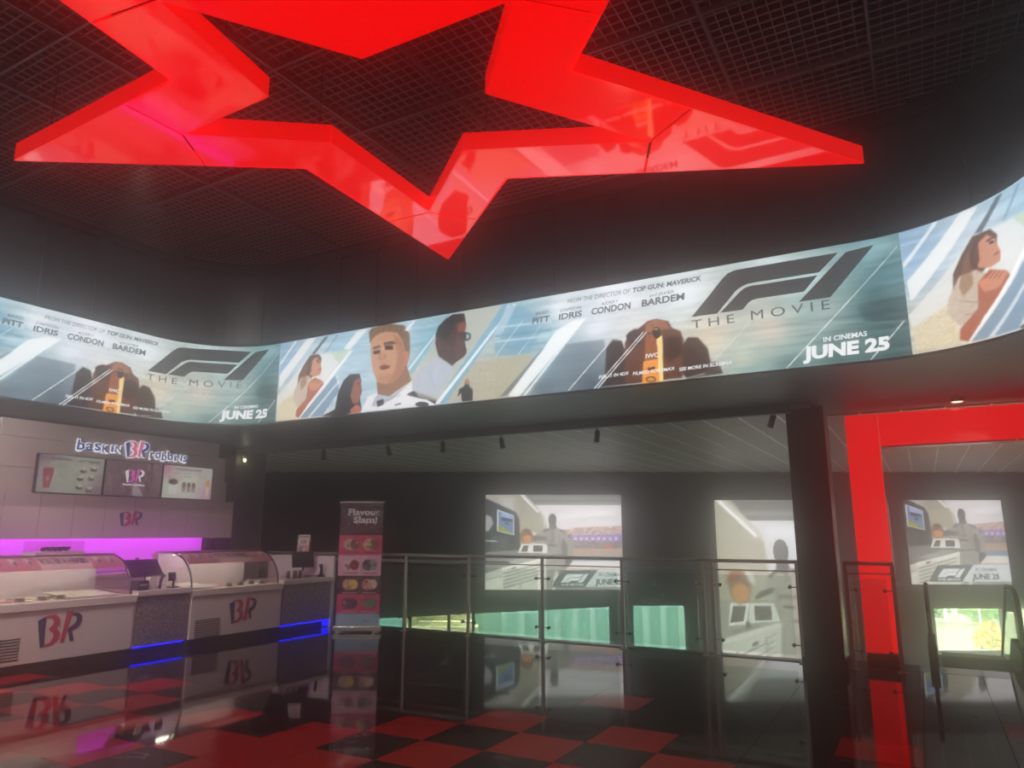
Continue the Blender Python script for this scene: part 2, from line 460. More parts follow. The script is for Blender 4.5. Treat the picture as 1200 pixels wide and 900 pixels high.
# soffit round the ribbon
def rect_out(s):
    x, y, nx, ny = ring_pt(s)
    if nx == 1: return (-11.6, y)
    if nx == -1: return (8, y)
    if ny == -1: return (x, 8.8)
    if nx > 0:
        t = math.atan2(nx, -ny)
        return (x, 8.8) if False else ((-11.6, 5.85 + (8.8 - 5.85) * (1 - (t - PI / 4) / (PI / 4))) if t > PI / 4 else (-7.77 + (-11.6 + 7.77) * t / (PI / 4), 8.8))
    t = math.atan2(-nx, -ny)
    return (8, 5.65 + (8.8 - 5.65) * (1 - (t - PI / 4) / (PI / 4))) if t > PI / 4 else (-.25 + 8.25 * t / (PI / 4), 8.8)
sf = MB(); NN = 160; vs = []
for k in range(NN + 1):
    s = S_MIN + (S_MAX - S_MIN) * k / NN
    x, y, nx, ny = ring_pt(s); a, b = rect_out(s)
    vs += [(x + nx * .0, y + ny * .0, 2.975), (a, b, 2.965), (a, b, 3.02), (x, y, 2.995)]
fs = []
for k in range(NN):
    for q in range(4): fs.append((k * 4 + q, (k + 1) * 4 + q, (k + 1) * 4 + (q + 1) % 4, k * 4 + (q + 1) % 4))
sf.add(vs, fs)
struct(sf.build('ceiling_soffit', M_soffit), 'dark grey plaster soffit running under the LED ribbon', 'soffit')
struct(MB().box(-1.2, 8.8, 2.965, 8, 9.8, 3.02).build('ceiling_lobby', M_soffit), 'dark ceiling strip just in front of the red portal', 'ceiling')
struct(MB().box(-11.6, 8.72, 2.86, -1.2, 8.8, 2.975).build('trim_3', M_soffit), 'shallow grey bulkhead where the rear ceiling starts', 'bulkhead')

# roof over the atrium and open-cell ceiling grid
struct(MB().box(-12, -4.2, 5.95, 8.2, 8.9, 6.1).build('ceiling', mat('black_roof_void', (12, 12, 12), .8)), 'black roof void above the cell grid', 'ceiling')
grid = thing('ceiling_grid', 'suspended open-cell metal grid ceiling above the red star', 'ceiling grid', (-3.9, 2, 5.46)); grid['kind'] = 'structure'
M_grid = mat('grey_cell_grid', (172, 160, 158), .4)
M_tee = mat('grey_main_runner', (120, 112, 110), .4)
CELL = .095
gx = MB(); k = 0; x = -9.1
while x < 1.3:
    gx.box(x - .003, -3, 5.485, x + .003, 7.2, 5.50); x += CELL
gy = MB(); y = -3.
while y < 7.2:
    gy.box(-9.15, y - .003, 5.485, 1.35, y + .003, 5.50); y += CELL
o = gx.build('cell_blades', M_grid, None, kind='stuff'); shift_parent(o, grid)
o = gy.build('cell_blades', M_grid, None, kind='stuff'); shift_parent(o, grid)
for k in range(9):
    o = MB().box(-9.1 + CELL * 12 * k - .012, -3, 5.45, -9.1 + CELL * 12 * k + .012, 7.2, 5.505).build('main_runner', M_tee); shift_parent(o, grid)
for k in range(9):
    y = -3 + CELL * 12 * k
    o = MB().box(-9.15, y - .012, 5.448, 1.35, y + .012, 5.503).build('main_runner', M_tee); shift_parent(o, grid)

# outer walls of the atrium
struct(MB().box(-11.8, -4.2, -.35, -11.6, 9.3, 6).build('wall_left', M_black), 'black outer wall beyond the counter side', 'wall')
struct(MB().box(-11.8, -4.2, -.35, 8.2, -4, 6).build('wall_back', M_black), 'black wall behind the viewer', 'wall')
struct(MB().box(8, -4, -5, 8.2, 16.8, 6).build('wall_right', M_black), 'black outer wall on the right side', 'wall')
struct(MB().box(-18.4, 8.8, -5, -11.6, 8.95, 3.2).build('wall_wing_front', M_black), 'black wall at the left end of the rear wing', 'wall')
struct(MB().box(-11.8, 8.85, 3.02, 8.2, 9.0, 6).build('wall_front', M_black), 'black wall above the rear ceiling', 'wall')

# rear wing: ceiling of long panels with bright joints, oblique end wall with screens and low windows
D = 17.7
def yback(x): return (D - x * EF[0]) / EF[1] - .05
struct(MB().prism([(-18.6, 8.95), (8.2, 8.95), (8.2, 16.8), (4.3, 23.4), (-18.8, 10.5)], 3.06, 3.2).build('ceiling_roof', M_black), 'roof slab above the rear panelled ceiling', 'ceiling')
rc = thing('ceiling_rear', 'grey rear ceiling of long grooved panels with thin bright joints', 'ceiling', (-4, 9, 2.95)); rc['kind'] = 'structure'
M_teew = mat('white_ceiling_joint', (252, 252, 246), .3)
x = -17.56
while x < 7.5:
    y0 = 8.8 if x < -1.3 else 9.8
    if x < -11.5: y0 = 9.3
    o = MB().box(x + .012, y0, 2.95, x + .448, max(y0 + .5, min(yback(x), 26)), 2.97).build('ceiling_panel', M_slat); shift_parent(o, rc)
    o = MB().box(x - .014, y0, 2.944, x + .014, max(y0 + .5, min(yback(x), 26)), 2.972).build('joint_strip', M_teew); shift_parent(o, rc)
    x += .46
M_endwall = mat('dark_end_wall', (28, 28, 29), .6, noise=.12, nscale=3)
ew = MB()
holes = [(-4.2, 2.37), (2.83, 4.17), (9.98, 11.70), (11.86, 13.6)]
tops = lambda u: (-.22 - .048 * (2.37 - u)) if u < 2.4 else (-.2 if u < 5 else -.26)
ew.box(-11, D, -.2, 15, D + .3, 3.05, MF)
ew.box(-11, D, -5, -4.2, D + .3, -.2, MF); ew.box(2.37, D, -5, 2.83, D + .3, -.2, MF); ew.box(4.17, D, -5, 9.98, D + .3, -.2, MF)
ew.box(11.70, D, -5, 11.86, D + .3, -.2, MF); ew.box(13.6, D, -5, 15, D + .3, -.2, MF)
for a, b in holes: ew.box(a, D, -5, b, D + .3, -3.2, MF)
for a, b in holes[:1]:
    ew.prism([(a, -.2), (b, -.2), (b, tops(b)), (a, tops(a))], D, D + .3, lambda u, v, d: far(u, d, v))
ew.box(9.98, D, -.26, 11.7, D + .3, -.2, MF); ew.box(11.86, D, -.26, 13.6, D + .3, -.2, MF)
struct(ew.build('wall_end', M_endwall), 'dark grey end wall carrying the three lit screens', 'wall')
struct(MB().box(-11.2, 16.2, -5, -11, D + .3, 3.2, MF).build('wall_wing_left', M_black), 'black side wall closing the rear wing on the left', 'wall')
struct(MB().box(15, 10.2, -5, 15.2, D + .3, 3.2, MF).build('wall_wing_right', M_black), 'black side wall closing the rear wing on the right', 'wall')
M_frame = mat('dark_window_frame', (58, 66, 62), .4, .3)
wn = 0
for (a, b), mull, lab in zip(holes, ([-2.42, -1.50, -.92, .66], [], [], []), ('long low window strip with sloping head, below the wide garage screen', 'small square low window to the left of the tall narrow screen', 'low window behind the escalator, looking onto the car park', 'low window at the right edge, right of the escalator')):
    wn += 1
    wd = thing('window_%d' % wn, lab, 'window', far((a + b) / 2, D, -3.2)); wd['kind'] = 'structure'
    inv = Matrix.Translation(-Vector(wd.location))
    edges = [a] + mull + [b]
    for e0, e1 in zip(edges[:-1], edges[1:]):
        o = MB().box(e0 + .03, D + .12, -3.15, e1 - .03, D + .128, tops(e0) - .04 if a > 0 else min(tops(e0), tops(e1)) - .0, MF).build('pane', M_pane); o.parent = wd; o.matrix_parent_inverse = inv
    for e in mull + [a + .02, b - .02]:
        o = MB().box(e - .035, D + .08, -3.18, e + .035, D + .2, tops(e), MF).build('mullion', M_frame); o.parent = wd; o.matrix_parent_inverse = inv
    o = MB().box(a, D + .08, -3.2, b, D + .2, -3.12, MF).build('sill', M_frame); o.parent = wd; o.matrix_parent_inverse = inv
    if a > 5:
        o = MB().box(a, D + .0, -1.5, b, D + .1, -1.2, MF).build('transom', mat('pale_sill', (200, 206, 190), .4)); o.parent = wd; o.matrix_parent_inverse = inv

# outside
struct(MB().box(-60, 18.2, -5.3, 90, 160, -5.1, MF).build('ground', mat('sunlit_asphalt', (118, 120, 88), .9, noise=.12, nscale=.6)), 'pale sunlit car park ground outside the windows', 'ground')
cl = thing('cladding_wall', 'pale mint corrugated building cladding outside the low windows', 'building', far(0, 22, -5.1))
inv = Matrix.Translation(-Vector(cl.location))
M_clad = mat('mint_cladding', (184, 234, 218), .6, noise=.04); M_rib = mat('pale_cladding_rib', (206, 240, 226), .6)
for k in range(14):
    u = -1.2 + k * .52
    o = MB().box(u, 22, -5.1, u + .36, 22.1, 1.5, MF).build('cladding_sheet', M_clad); o.parent = cl; o.matrix_parent_inverse = inv
    o = MB().box(u + .36, 21.9, -5.1, u + .52, 22.1, 1.5, MF).build('cladding_rib', M_rib); o.parent = cl; o.matrix_parent_inverse = inv
hs = thing('cream_annex', 'cream rendered annex with stepped ledges outside the window strip', 'building', far(-3, 21, -5.1))
inv = Matrix.Translation(-Vector(hs.location)); M_cream = mat('cream_render', (235, 226, 180), .8); M_teal2 = mat('mint_render', (150, 220, 200), .8)
for nm, b, m in (('wall', (-6.5, 21.2, -5.1, -1.2, 22, .8), M_cream), ('lower_wall', (-6.5, 20.9, -5.1, -.8, 21.3, -1.35), M_teal2), ('ledge', (-3.0, 20.7, -1.2, -.95, 21.3, -1.05), M_cream), ('ledge', (-2.6, 20.8, -1.05, -1.1, 21.3, -.92), M_cream),
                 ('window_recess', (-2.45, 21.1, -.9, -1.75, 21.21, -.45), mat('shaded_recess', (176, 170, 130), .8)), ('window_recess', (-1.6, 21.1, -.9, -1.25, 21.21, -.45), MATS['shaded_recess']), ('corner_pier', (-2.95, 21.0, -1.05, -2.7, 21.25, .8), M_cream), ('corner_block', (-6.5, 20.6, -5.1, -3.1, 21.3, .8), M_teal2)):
    o = MB().box(*b, MF).build(nm, m); o.parent = hs; o.matrix_parent_inverse = inv
# car park: hedge trees, lamp posts, painted bays, the yellow flowering shrub
M_leaf = mat('tree_foliage', (96, 150, 62), .8, noise=.4, nscale=3); M_trunk = mat('tree_bark', (96, 84, 66), .9)
def tree(u, d, h, label):
    t = thing('tree', label, 'tree', far(u, d, -5.1), group='trees beyond the car park')
    f = MB(); r = random.Random(int(u * 10))
    for k in range(260):
        th = r.random() * 2 * PI; ph = r.random() * PI - PI / 2; rr = h * .36 * (.55 + .45 * r.random())
        c = Vector((rr * math.cos(ph) * math.cos(th) * 1.3, rr * math.cos(ph) * math.sin(th), h * .45 + rr * math.sin(ph)))
        s = h * .07; n = Vector((r.random() - .5, r.random() - .5, r.random() - .5)).normalized(); a = n.orthogonal() * s; b = n.cross(a)
        f.add([tuple(c + a), tuple(c + b), tuple(c - a), tuple(c - b)], [(0, 1, 2, 3)])
    f.ball((0, 0, h * .45), h * .27, 1.35, 1, 1, 10, 6)
    f.build('foliage', M_leaf, t); MB().tube([(0, 0, 0), (0, 0, h * .4)], .14, 6).build('trunk', M_trunk, t)
for k in range(6):
    tree(28.6 + k * 2.7, 54 + (k % 2) * 2.2, 3.0 + (k * 7 % 3) * .3, 'green tree beyond the car park, %s from the left in the hedge line' % ('first', 'second', 'third', 'fourth', 'fifth', 'sixth')[k])
for k, (u, d) in enumerate(((26.7, 46), (30.6, 49))):
    t = thing('street_lamp', ('taller', 'farther')[k] + ' thin grey lamp post standing in the sunlit car park', 'lamp post', far(u, d, -5.1))
    MB().tube([(0, 0, 0), (0, 0, 4)], .06, 8).build('post', M_steel, t); MB().tube([(-.25, 0, 4), (.25, 0, 4)], .09, 8).build('lamp_head', M_steel, t)
yb = thing('flowering_shrub', 'bushy yellow flowering shrub by the car park behind the escalator', 'shrub', far(27.6, 43.5, -5.1))
f = MB(); r = random.Random(3)
for k in range(420):
    th = r.random() * 2 * PI; ph = r.random() * PI / 2; rr = (.6 + .5 * r.random())
    c = Vector((rr * .8 * math.cos(ph) * math.cos(th), rr * .7 * math.cos(ph) * math.sin(th), .1 + rr * 1.3 * math.sin(ph)))
    n = Vector((r.random() - .5, r.random() - .5, r.random() - .5)).normalized(); a = n.orthogonal() * .11; b = n.cross(a)
    f.add([tuple(c + a), tuple(c + b), tuple(c - a), tuple(c - b)], [(0, 1, 2, 3)])
f.build('blossom', mat('yellow_blossom', (206, 160, 40), .7, noise=.35, nscale=4), yb)
MB().ball((0, 0, .6), .45, 1, 1, 1.2).build('stems', M_leaf, yb)
bl = MB()
for k in range(8): bl.box(22 + k * 2.6, 36, -5.09, 22.12 + k * 2.6, 41, -5.085, MF)
tag(bl.build('parking_bay_lines', mat('white_road_paint', (230, 230, 220), .8), kind='stuff'), 'white painted parking bay lines on the pale ground', 'road marking')
# ------------------------------------------------------------------ LED ribbon
led = thing('led_ribbon', 'long curved LED ribbon screen wrapping the atrium, playing a racing film advert', 'screen', (-3.8, 6.95, 3.0))
M_led = art_mat('led_picture', LED_GAIN)
M_txtdark = glow('led_dark_lettering', (78, 84, 92), LED_GAIN); M_txtwhite = glow('led_white_lettering', (246, 248, 248), LED_GAIN)
M_logo = glow('led_dark_emblem', (62, 62, 64), LED_GAIN)
cas = MB(); ring_strip(cas, S_MIN, S_MAX, -.30, -.012, 3.0, 4.12); shift_parent(cas.build('casing', M_blackpl), led)
LW = 7.73; LH = 1.12
# tracing frame -> metres on the panel (origin at the lower left of one advert)
T = homog([(330.1, 402.2), (985.1, 286.6), (998.7, 424.1), (323.9, 494.2)], [(0.02, LH), (7.25, LH), (7.25, 0), (0.02, 0)])
A1 = Art(LW, LH, 112, T)
A1.field([((330, 420), (150, 178, 200)), ((345, 480), (205, 196, 176)), ((372, 440), (222, 226, 230)), ((400, 400), (165, 195, 212)), ((425, 385), (170, 200, 215)), ((470, 385), (180, 205, 220)), ((415, 440), (175, 200, 212)),
          ((500, 400), (150, 190, 205)), ((500, 440), (205, 202, 188)), ((560, 400), (172, 188, 190)), ((575, 385), (186, 190, 182)), ((575, 440), (190, 188, 172)), ((590, 460), (186, 180, 165)), ((600, 375), (150, 190, 205)),
          ((612, 400), (120, 165, 185)), ((610, 435), (176, 182, 172)), ((640, 390), (160, 190, 200)), ((660, 365), (222, 228, 232)), ((645, 430), (150, 175, 185)), ((720, 345), (226, 230, 236)), ((700, 385), (218, 224, 230)), ((680, 420), (150, 166, 176)),
          ((640, 460), (120, 135, 145)), ((690, 450), (92, 104, 112)), ((740, 390), (220, 220, 220)), ((800, 345), (222, 230, 232)), ((830, 395), (210, 200, 182)), ((870, 420), (180, 188, 176)), ((900, 385), (196, 190, 178)), ((880, 440), (150, 176, 176)),
          ((940, 330), (185, 205, 205)), ((900, 300), (205, 218, 218)), ((960, 370), (150, 168, 164)), ((930, 430), (120, 150, 148)), ((1020, 290), (140, 175, 180)), ((1040, 320), (92, 128, 134)), ((1035, 360), (66, 98, 100)), ((1045, 400), (70, 102, 104)), ((985, 415), (92, 122, 120))])
A1.noise(12, .9, .025, 1).noise(7, .12, .03, 2)
def P2(x, y): return (310 + x / 4, 340 + y / 4)          # reading notes taken at fourfold size
def P3(x, y): return (580 + x / 3.913, 260 + y / 3.913)
def P4(x, y): return (780 + x / 4, 240 + y / 4)
def pl(f, pts, col, a=1., soft=1, grain=0.): return A1.poly([f(*p) for p in pts], col, a, soft, grain)
# slanting bands of the left half
pl(P2, [(70, 400), (200, 230), (240, 225), (70, 460)], (238, 238, 236), .85)
pl(P2, [(70, 345), (145, 238), (155, 236), (70, 360)], (240, 242, 242), .8)
pl(P2, [(220, 300), (285, 218), (300, 215), (235, 302)], (72, 82, 92), .75)
pl(P2, [(285, 290), (340, 210), (350, 208), (292, 290)], (120, 145, 165), .6)
pl(P2, [(60, 500), (180, 350), (210, 310), (400, 280), (320, 400), (150, 600), (60, 605)], (224, 224, 220), .75)
pl(P2, [(60, 540), (140, 480), (150, 600), (60, 608)], (206, 186, 140), .5, 2, 25)
pl(P2, [(310, 290), (400, 280), (350, 350)], (190, 205, 185), .8)
pl(P2, [(370, 275), (440, 188), (485, 182), (400, 280)], (240, 240, 238), .85)
pl(P2, [(150, 600), (400, 285), (415, 282), (165, 602)], (245, 246, 246), .9)
pl(P2, [(165, 600), (330, 400), (350, 470), (270, 590)], (110, 140, 165), .7)
pl(P2, [(200, 598), (350, 420), (356, 424), (215, 596)], (235, 240, 242), .7)
# woman looking up, hands folded
pl(P2, [(185, 350), (215, 305), (255, 300), (268, 320), (262, 350), (230, 400), (180, 460), (150, 470), (160, 400)], (96, 66, 52))
pl(P2, [(215, 335), (245, 312), (262, 330), (264, 350), (268, 370), (262, 395), (240, 405), (215, 400), (205, 370)], (196, 142, 116))
pl(P2, [(140, 470), (170, 410), (205, 400), (230, 420), (225, 470), (190, 560), (150, 550), (132, 510)], (196, 180, 164), 1, 1, 12)
pl(P2, [(205, 440), (235, 410), (270, 425), (278, 440), (240, 490), (200, 540), (160, 600), (145, 590), (150, 560), (195, 510)], (172, 104, 80))
pl(P2, [(205, 440), (245, 415), (275, 430), (250, 465), (215, 470)], (204, 140, 112))
# dark haired woman in profile
pl(P2, [(345, 480), (370, 425), (400, 395), (445, 392), (452, 420), (440, 470), (455, 560), (360, 590), (270, 590), (330, 560)], (42, 38, 40))
pl(P2, [(418, 430), (440, 410), (455, 420), (452, 450), (458, 475), (448, 500), (440, 530), (415, 535), (402, 500)], (152, 96, 80))
pl(P2, [(400, 560), (430, 535), (450, 545), (455, 572), (405, 580)], (180, 110, 90))
# driver in the white suit: hair, face, ear, neck, suit
pl(P2, [(660, 330), (690, 430), (655, 470), (600, 500), (530, 490), (525, 430)], (150, 112, 90))
pl(P2, [(495, 250), (488, 200), (500, 180), (545, 165), (600, 158), (655, 165), (680, 205), (682, 290), (668, 350), (655, 300), (640, 235), (560, 200), (520, 225)], (128, 104, 82), 1, 1, 22)
pl(P2, [(498, 240), (522, 212), (560, 195), (620, 198), (650, 240), (662, 300), (664, 350), (640, 395), (606, 432), (560, 442), (528, 430), (510, 385), (500, 330)], (196, 152, 124))
pl(P2, [(600, 200), (650, 240), (662, 300), (664, 350), (640, 395), (606, 432), (575, 440), (610, 380), (625, 300)], (168, 122, 98), .8, 3)
pl(P2, [(652, 290), (676, 285), (680, 315), (670, 345), (656, 350)], (190, 132, 108))
pl(P2, [(556, 246), (600, 238), (620, 250), (600, 255), (560, 258)], (96, 72, 56), .9); pl(P2, [(508, 268), (540, 258), (545, 266), (512, 280)], (96, 72, 56), .9)
pl(P2, [(562, 260), (600, 260), (604, 278), (568, 280)], (52, 40, 38), 1); pl(P2, [(508, 288), (540, 280), (544, 294), (514, 302)], (52, 40, 38), 1)
pl(P2, [(540, 285), (560, 300), (562, 322), (548, 330), (532, 325)], (172, 118, 96), .8, 2)
pl(P2, [(538, 358), (560, 348), (592, 356), (585, 366), (560, 374), (542, 372)], (132, 74, 66)); pl(P2, [(545, 362), (585, 358), (562, 366)], (70, 40, 38))
pl(P2, [(525, 405), (560, 395), (600, 395), (580, 430), (545, 436)], (166, 122, 98), .5, 3)
pl(P2, [(450, 572), (485, 500), (530, 480), (520, 530), (560, 520), (610, 480), (690, 425), (700, 470), (790, 505), (800, 535), (600, 555)], (228, 228, 230), 1, 1, 4)
pl(P2, [(520, 500), (535, 485), (560, 515), (600, 490), (690, 428), (600, 512), (530, 545), (500, 545)], (180, 182, 190))
pl(P2, [(525, 520), (558, 510), (560, 535), (530, 548)], (60, 60, 72))
pl(P2, [(665, 490), (700, 470), (808, 512), (800, 535), (770, 520), (700, 500)], (70, 66, 68))
pl(P2, [(688, 505), (760, 512), (800, 538), (786, 540), (745, 520)], (236, 236, 236))
A1.ell(P2(738, 535), 8, 3, (70, 70, 76), 1, 0)
# mid bands and man in sunglasses
pl(P2, [(655, 190), (690, 148), (708, 145), (672, 192)], (240, 240, 240), .9)
pl(P2, [(668, 360), (850, 118), (875, 115), (690, 400), (680, 380)], (120, 175, 200), .6)
pl(P2, [(672, 368), (868, 118), (876, 116), (678, 376)], (240, 244, 244), .8)
pl(P2, [(690, 440), (800, 210), (880, 115), (1130, 60), (800, 520), (720, 500)], (188, 188, 176), .7, 2)
pl(P2, [(690, 460), (715, 385), (770, 335), (815, 310), (880, 350), (885, 380), (850, 430), (800, 500), (700, 475)], (184, 190, 200), 1, 1, 5)
pl(P2, [(800, 250), (805, 200), (840, 150), (880, 115), (935, 110), (945, 160), (935, 200), (940, 250), (948, 290), (935, 312), (900, 335), (880, 355), (815, 310)], (84, 60, 56))
pl(P2, [(800, 215), (815, 170), (850, 135), (880, 115), (935, 110), (940, 140), (900, 150), (870, 200), (850, 235)], (48, 42, 44))
pl(P2, [(905, 160), (940, 150), (945, 180), (930, 200), (905, 195)], (150, 78, 64), .8, 2)
pl(P2, [(915, 200), (940, 195), (966, 205), (966, 228), (950, 238), (930, 232), (918, 225)], (42, 40, 44)); pl(P2, [(945, 205), (962, 210), (958, 228), (946, 230)], (170, 180, 190))
# fence, small figure, bright slant lines
pl(P2, [(800, 520), (1000, 330), (1200, 305), (1200, 400), (1100, 505), (980, 515)], (184, 178, 158), .85, 1, 8)
for k in range(9): A1.line(P2(940 + 28 * k, 500), P2(960 + 28 * k, 330), .5, (150, 148, 136), .6)
for k in range(5): A1.line(P2(920, 360 + 30 * k), P2(1190, 330 + 30 * k), .5, (150, 148, 136), .5)
pl(P2, [(800, 535), (1120, 65), (1175, 62), (850, 530)], (130, 175, 198), .85)
pl(P2, [(800, 532), (1165, 66), (1176, 62), (818, 532)], (246, 248, 248), .95)
pl(P2, [(905, 500), (912, 465), (938, 450), (940, 425), (952, 418), (960, 428), (958, 450), (975, 465), (975, 518), (925, 522), (922, 480)], (48, 52, 56))
A1.ell(P2(950, 430), 2.2, 3.4, (176, 128, 104), 1, 0)
# road, slants, blurred track
pl(P3, [(0, 800), (0, 640), (150, 600), (180, 620), (60, 790)], (176, 172, 150), .8, 2, 8)
pl(P3, [(0, 500), (60, 380), (100, 378), (20, 540), (0, 540)], (236, 240, 242), .85)
pl(P3, [(0, 470), (70, 378), (150, 400), (230, 470), (160, 600), (0, 620)], (118, 160, 182), .5, 3)
for y0, c in ((480, (200, 216, 224)), (520, (110, 150, 172)), (545, (196, 214, 222)), (575, (120, 158, 176))):
    pl(P3, [(0, y0), (260, y0 - 30), (260, y0 - 18), (0, y0 + 10)], c, .7, 1)
pl(P3, [(60, 800), (280, 500), (360, 450), (420, 440), (110, 800)], (240, 242, 242), .9)
pl(P3, [(20, 806), (60, 790), (240, 560), (200, 600)], (88, 98, 108), .6)
pl(P3, [(130, 796), (400, 450), (410, 448), (140, 796)], (246, 248, 248), .9)
pl(P3, [(160, 790), (330, 560), (500, 540), (520, 700), (470, 765)], (100, 116, 126), .55, 4, 8)
A1.line(P3(335, 775), P3(520, 560), 1.0, (240, 244, 244), .9); A1.line(P3(0, 620), P3(130, 450), .8, (230, 238, 242), .7); A1.line(P3(105, 610), P3(215, 470), .7, (230, 238, 242), .6)
# racing car coming head on
pl(P3, [(505, 700), (510, 580), (540, 540), (580, 545), (600, 600), (600, 745), (490, 755)], (54, 44, 42), .95, 2)
pl(P3, [(860, 700), (855, 570), (885, 530), (930, 530), (975, 580), (990, 650), (975, 690), (880, 715)], (66, 48, 44), .95, 2)
pl(P3, [(595, 560), (615, 505), (660, 488), (700, 455), (740, 445), (795, 455), (810, 485), (850, 500), (865, 540), (860, 715), (600, 745)], (98, 62, 48), .95, 1, 14)
pl(P3, [(600, 520), (640, 490), (668, 500), (670, 560), (620, 580)], (62, 46, 44), .9); pl(P3, [(775, 540), (810, 522), (855, 530), (858, 600), (800, 640), (775, 620)], (58, 40, 40), .9)
pl(P3, [(690, 470), (730, 448), (785, 455), (800, 490), (690, 510)], (172, 116, 88), .8, 1, 25)
pl(P3, [(692, 520), (760, 510), (768, 730), (675, 742)], (152, 92, 60), 1, 1, 18)
pl(P3, [(680, 640), (762, 625), (768, 730), (675, 742)], (232, 160, 84), 1, 1, 14)
pl(P3, [(740, 530), (768, 520), (772, 730), (755, 732)], (250, 222, 160), .95, 1)
A1.ell(P3(742, 508), 4.5, 7, (36, 34, 38), 1, 0); A1.line(P3(732, 494), P3(748, 490), 1.5, (230, 190, 150), .9)
A1.ell(P3(715, 722), 6, 3.6, (70, 44, 36), .9, 0); A1.ell(P3(715, 722), 4.6, 2.4, (226, 160, 90), .9, 0)
pl(P3, [(700, 670), (735, 662), (735, 676), (700, 684)], (70, 44, 36), .9, 0)
pl(P3, [(870, 720), (960, 700), (1000, 640), (1030, 650), (1045, 695), (890, 720)], (62, 50, 48), .8, 1)
for x in (455, 470): A1.line(P3(x, 765), P3(x + 225, 505), 1.1, (246, 248, 248), .95)
# bright slants on the right
A1.line(P4(215, 740), P4(400, 545), .8, (236, 238, 236), .5); A1.line(P4(565, 768), P4(905, 400), 1.0, (244, 246, 244), .9); A1.line(P4(905, 400), P4(1088, 198), .9, (236, 240, 240), .7)
A1.line(P4(960, 728), P4(1120, 548), 1.2, (244, 246, 244), .9); A1.line(P4(600, 550), P4(1140, 550), .9, (176, 196, 194), .4)
pl(P4, [(900, 480), (1130, 440), (1150, 540), (930, 545)], (60, 78, 82), .45, 5)
A1.ell(P2(252, 338), 1.6, 1.0, (74, 44, 38), 1, 0); pl(P2, [(240, 328), (260, 324), (261, 328), (242, 333)], (84, 52, 42), .9, 0); pl(P2, [(250, 372), (264, 366), (263, 373), (252, 377)], (150, 76, 70), .9, 0)
pl(P2, [(210, 330), (225, 318), (218, 380), (205, 400), (196, 380)], (76, 50, 40), .8, 1); pl(P2, [(190, 360), (200, 340), (196, 440), (170, 470), (166, 440)], (140, 102, 72), .6, 1, 10)
for k in range(4): A1.line(P2(222 + 9 * k, 432 + 3 * k), P2(240 + 8 * k, 416 + 3 * k), .7, (132, 74, 58), .8)
A1.line(P2(160, 480), P2(215, 500), 1.0, (150, 132, 118), .6); A1.line(P2(165, 520), P2(205, 530), 1.0, (150, 132, 118), .6)
A1.ell(P2(440, 436), 1.6, .9, (40, 26, 24), 1, 0); pl(P2, [(440, 474), (454, 470), (452, 480)], (110, 50, 48), .9, 0); pl(P2, [(445, 440), (458, 452), (448, 458)], (128, 78, 64), .8, 1)
A1.ell(P2(586, 269), 1.4, 1.2, (30, 40, 56), 1, 0); A1.ell(P2(527, 291), 1.2, 1.1, (30, 40, 56), 1, 0); A1.line(P2(556, 264), P2(548, 318), 1.3, (214, 172, 146), .8, 1); A1.line(P2(566, 300), P2(566, 322), 1.2, (142, 96, 76), .7, 1)
A1.line(P2(534, 340), P2(592, 340), .9, (164, 118, 94), .6, 1); A1.line(P2(530, 232), P2(600, 218), .7, (166, 122, 98), .6, 1); A1.line(P2(534, 222), P2(596, 208), .6, (166, 122, 98), .5, 1)
for k in range(12): A1.line(P2(500 + 14 * k, 200 - 2 * (k % 4)), P2(512 + 13 * k, 168 + 3 * (k % 3)), .8, (166, 142, 112) if k % 2 else (92, 72, 56), .6)
pl(P2, [(905, 205), (925, 200), (930, 240), (918, 300), (900, 330), (890, 280)], (118, 78, 68), .5, 3); A1.line(P2(925, 282), P2(946, 276), 1.2, (60, 34, 34), .9); pl(P2, [(845, 250), (862, 245), (864, 275), (850, 280)], (104, 70, 60), .8, 1)
A1.line(P2(770, 380), P2(800, 460), 1.2, (150, 156, 168), .6, 1); A1.line(P2(820, 340), P2(790, 420), 1.2, (206, 212, 220), .6, 1); A1.line(P2(560, 520), P2(640, 490), .9, (150, 152, 160), .7); A1.line(P2(610, 540), P2(640, 530), 1.6, (60, 60, 66), .8)
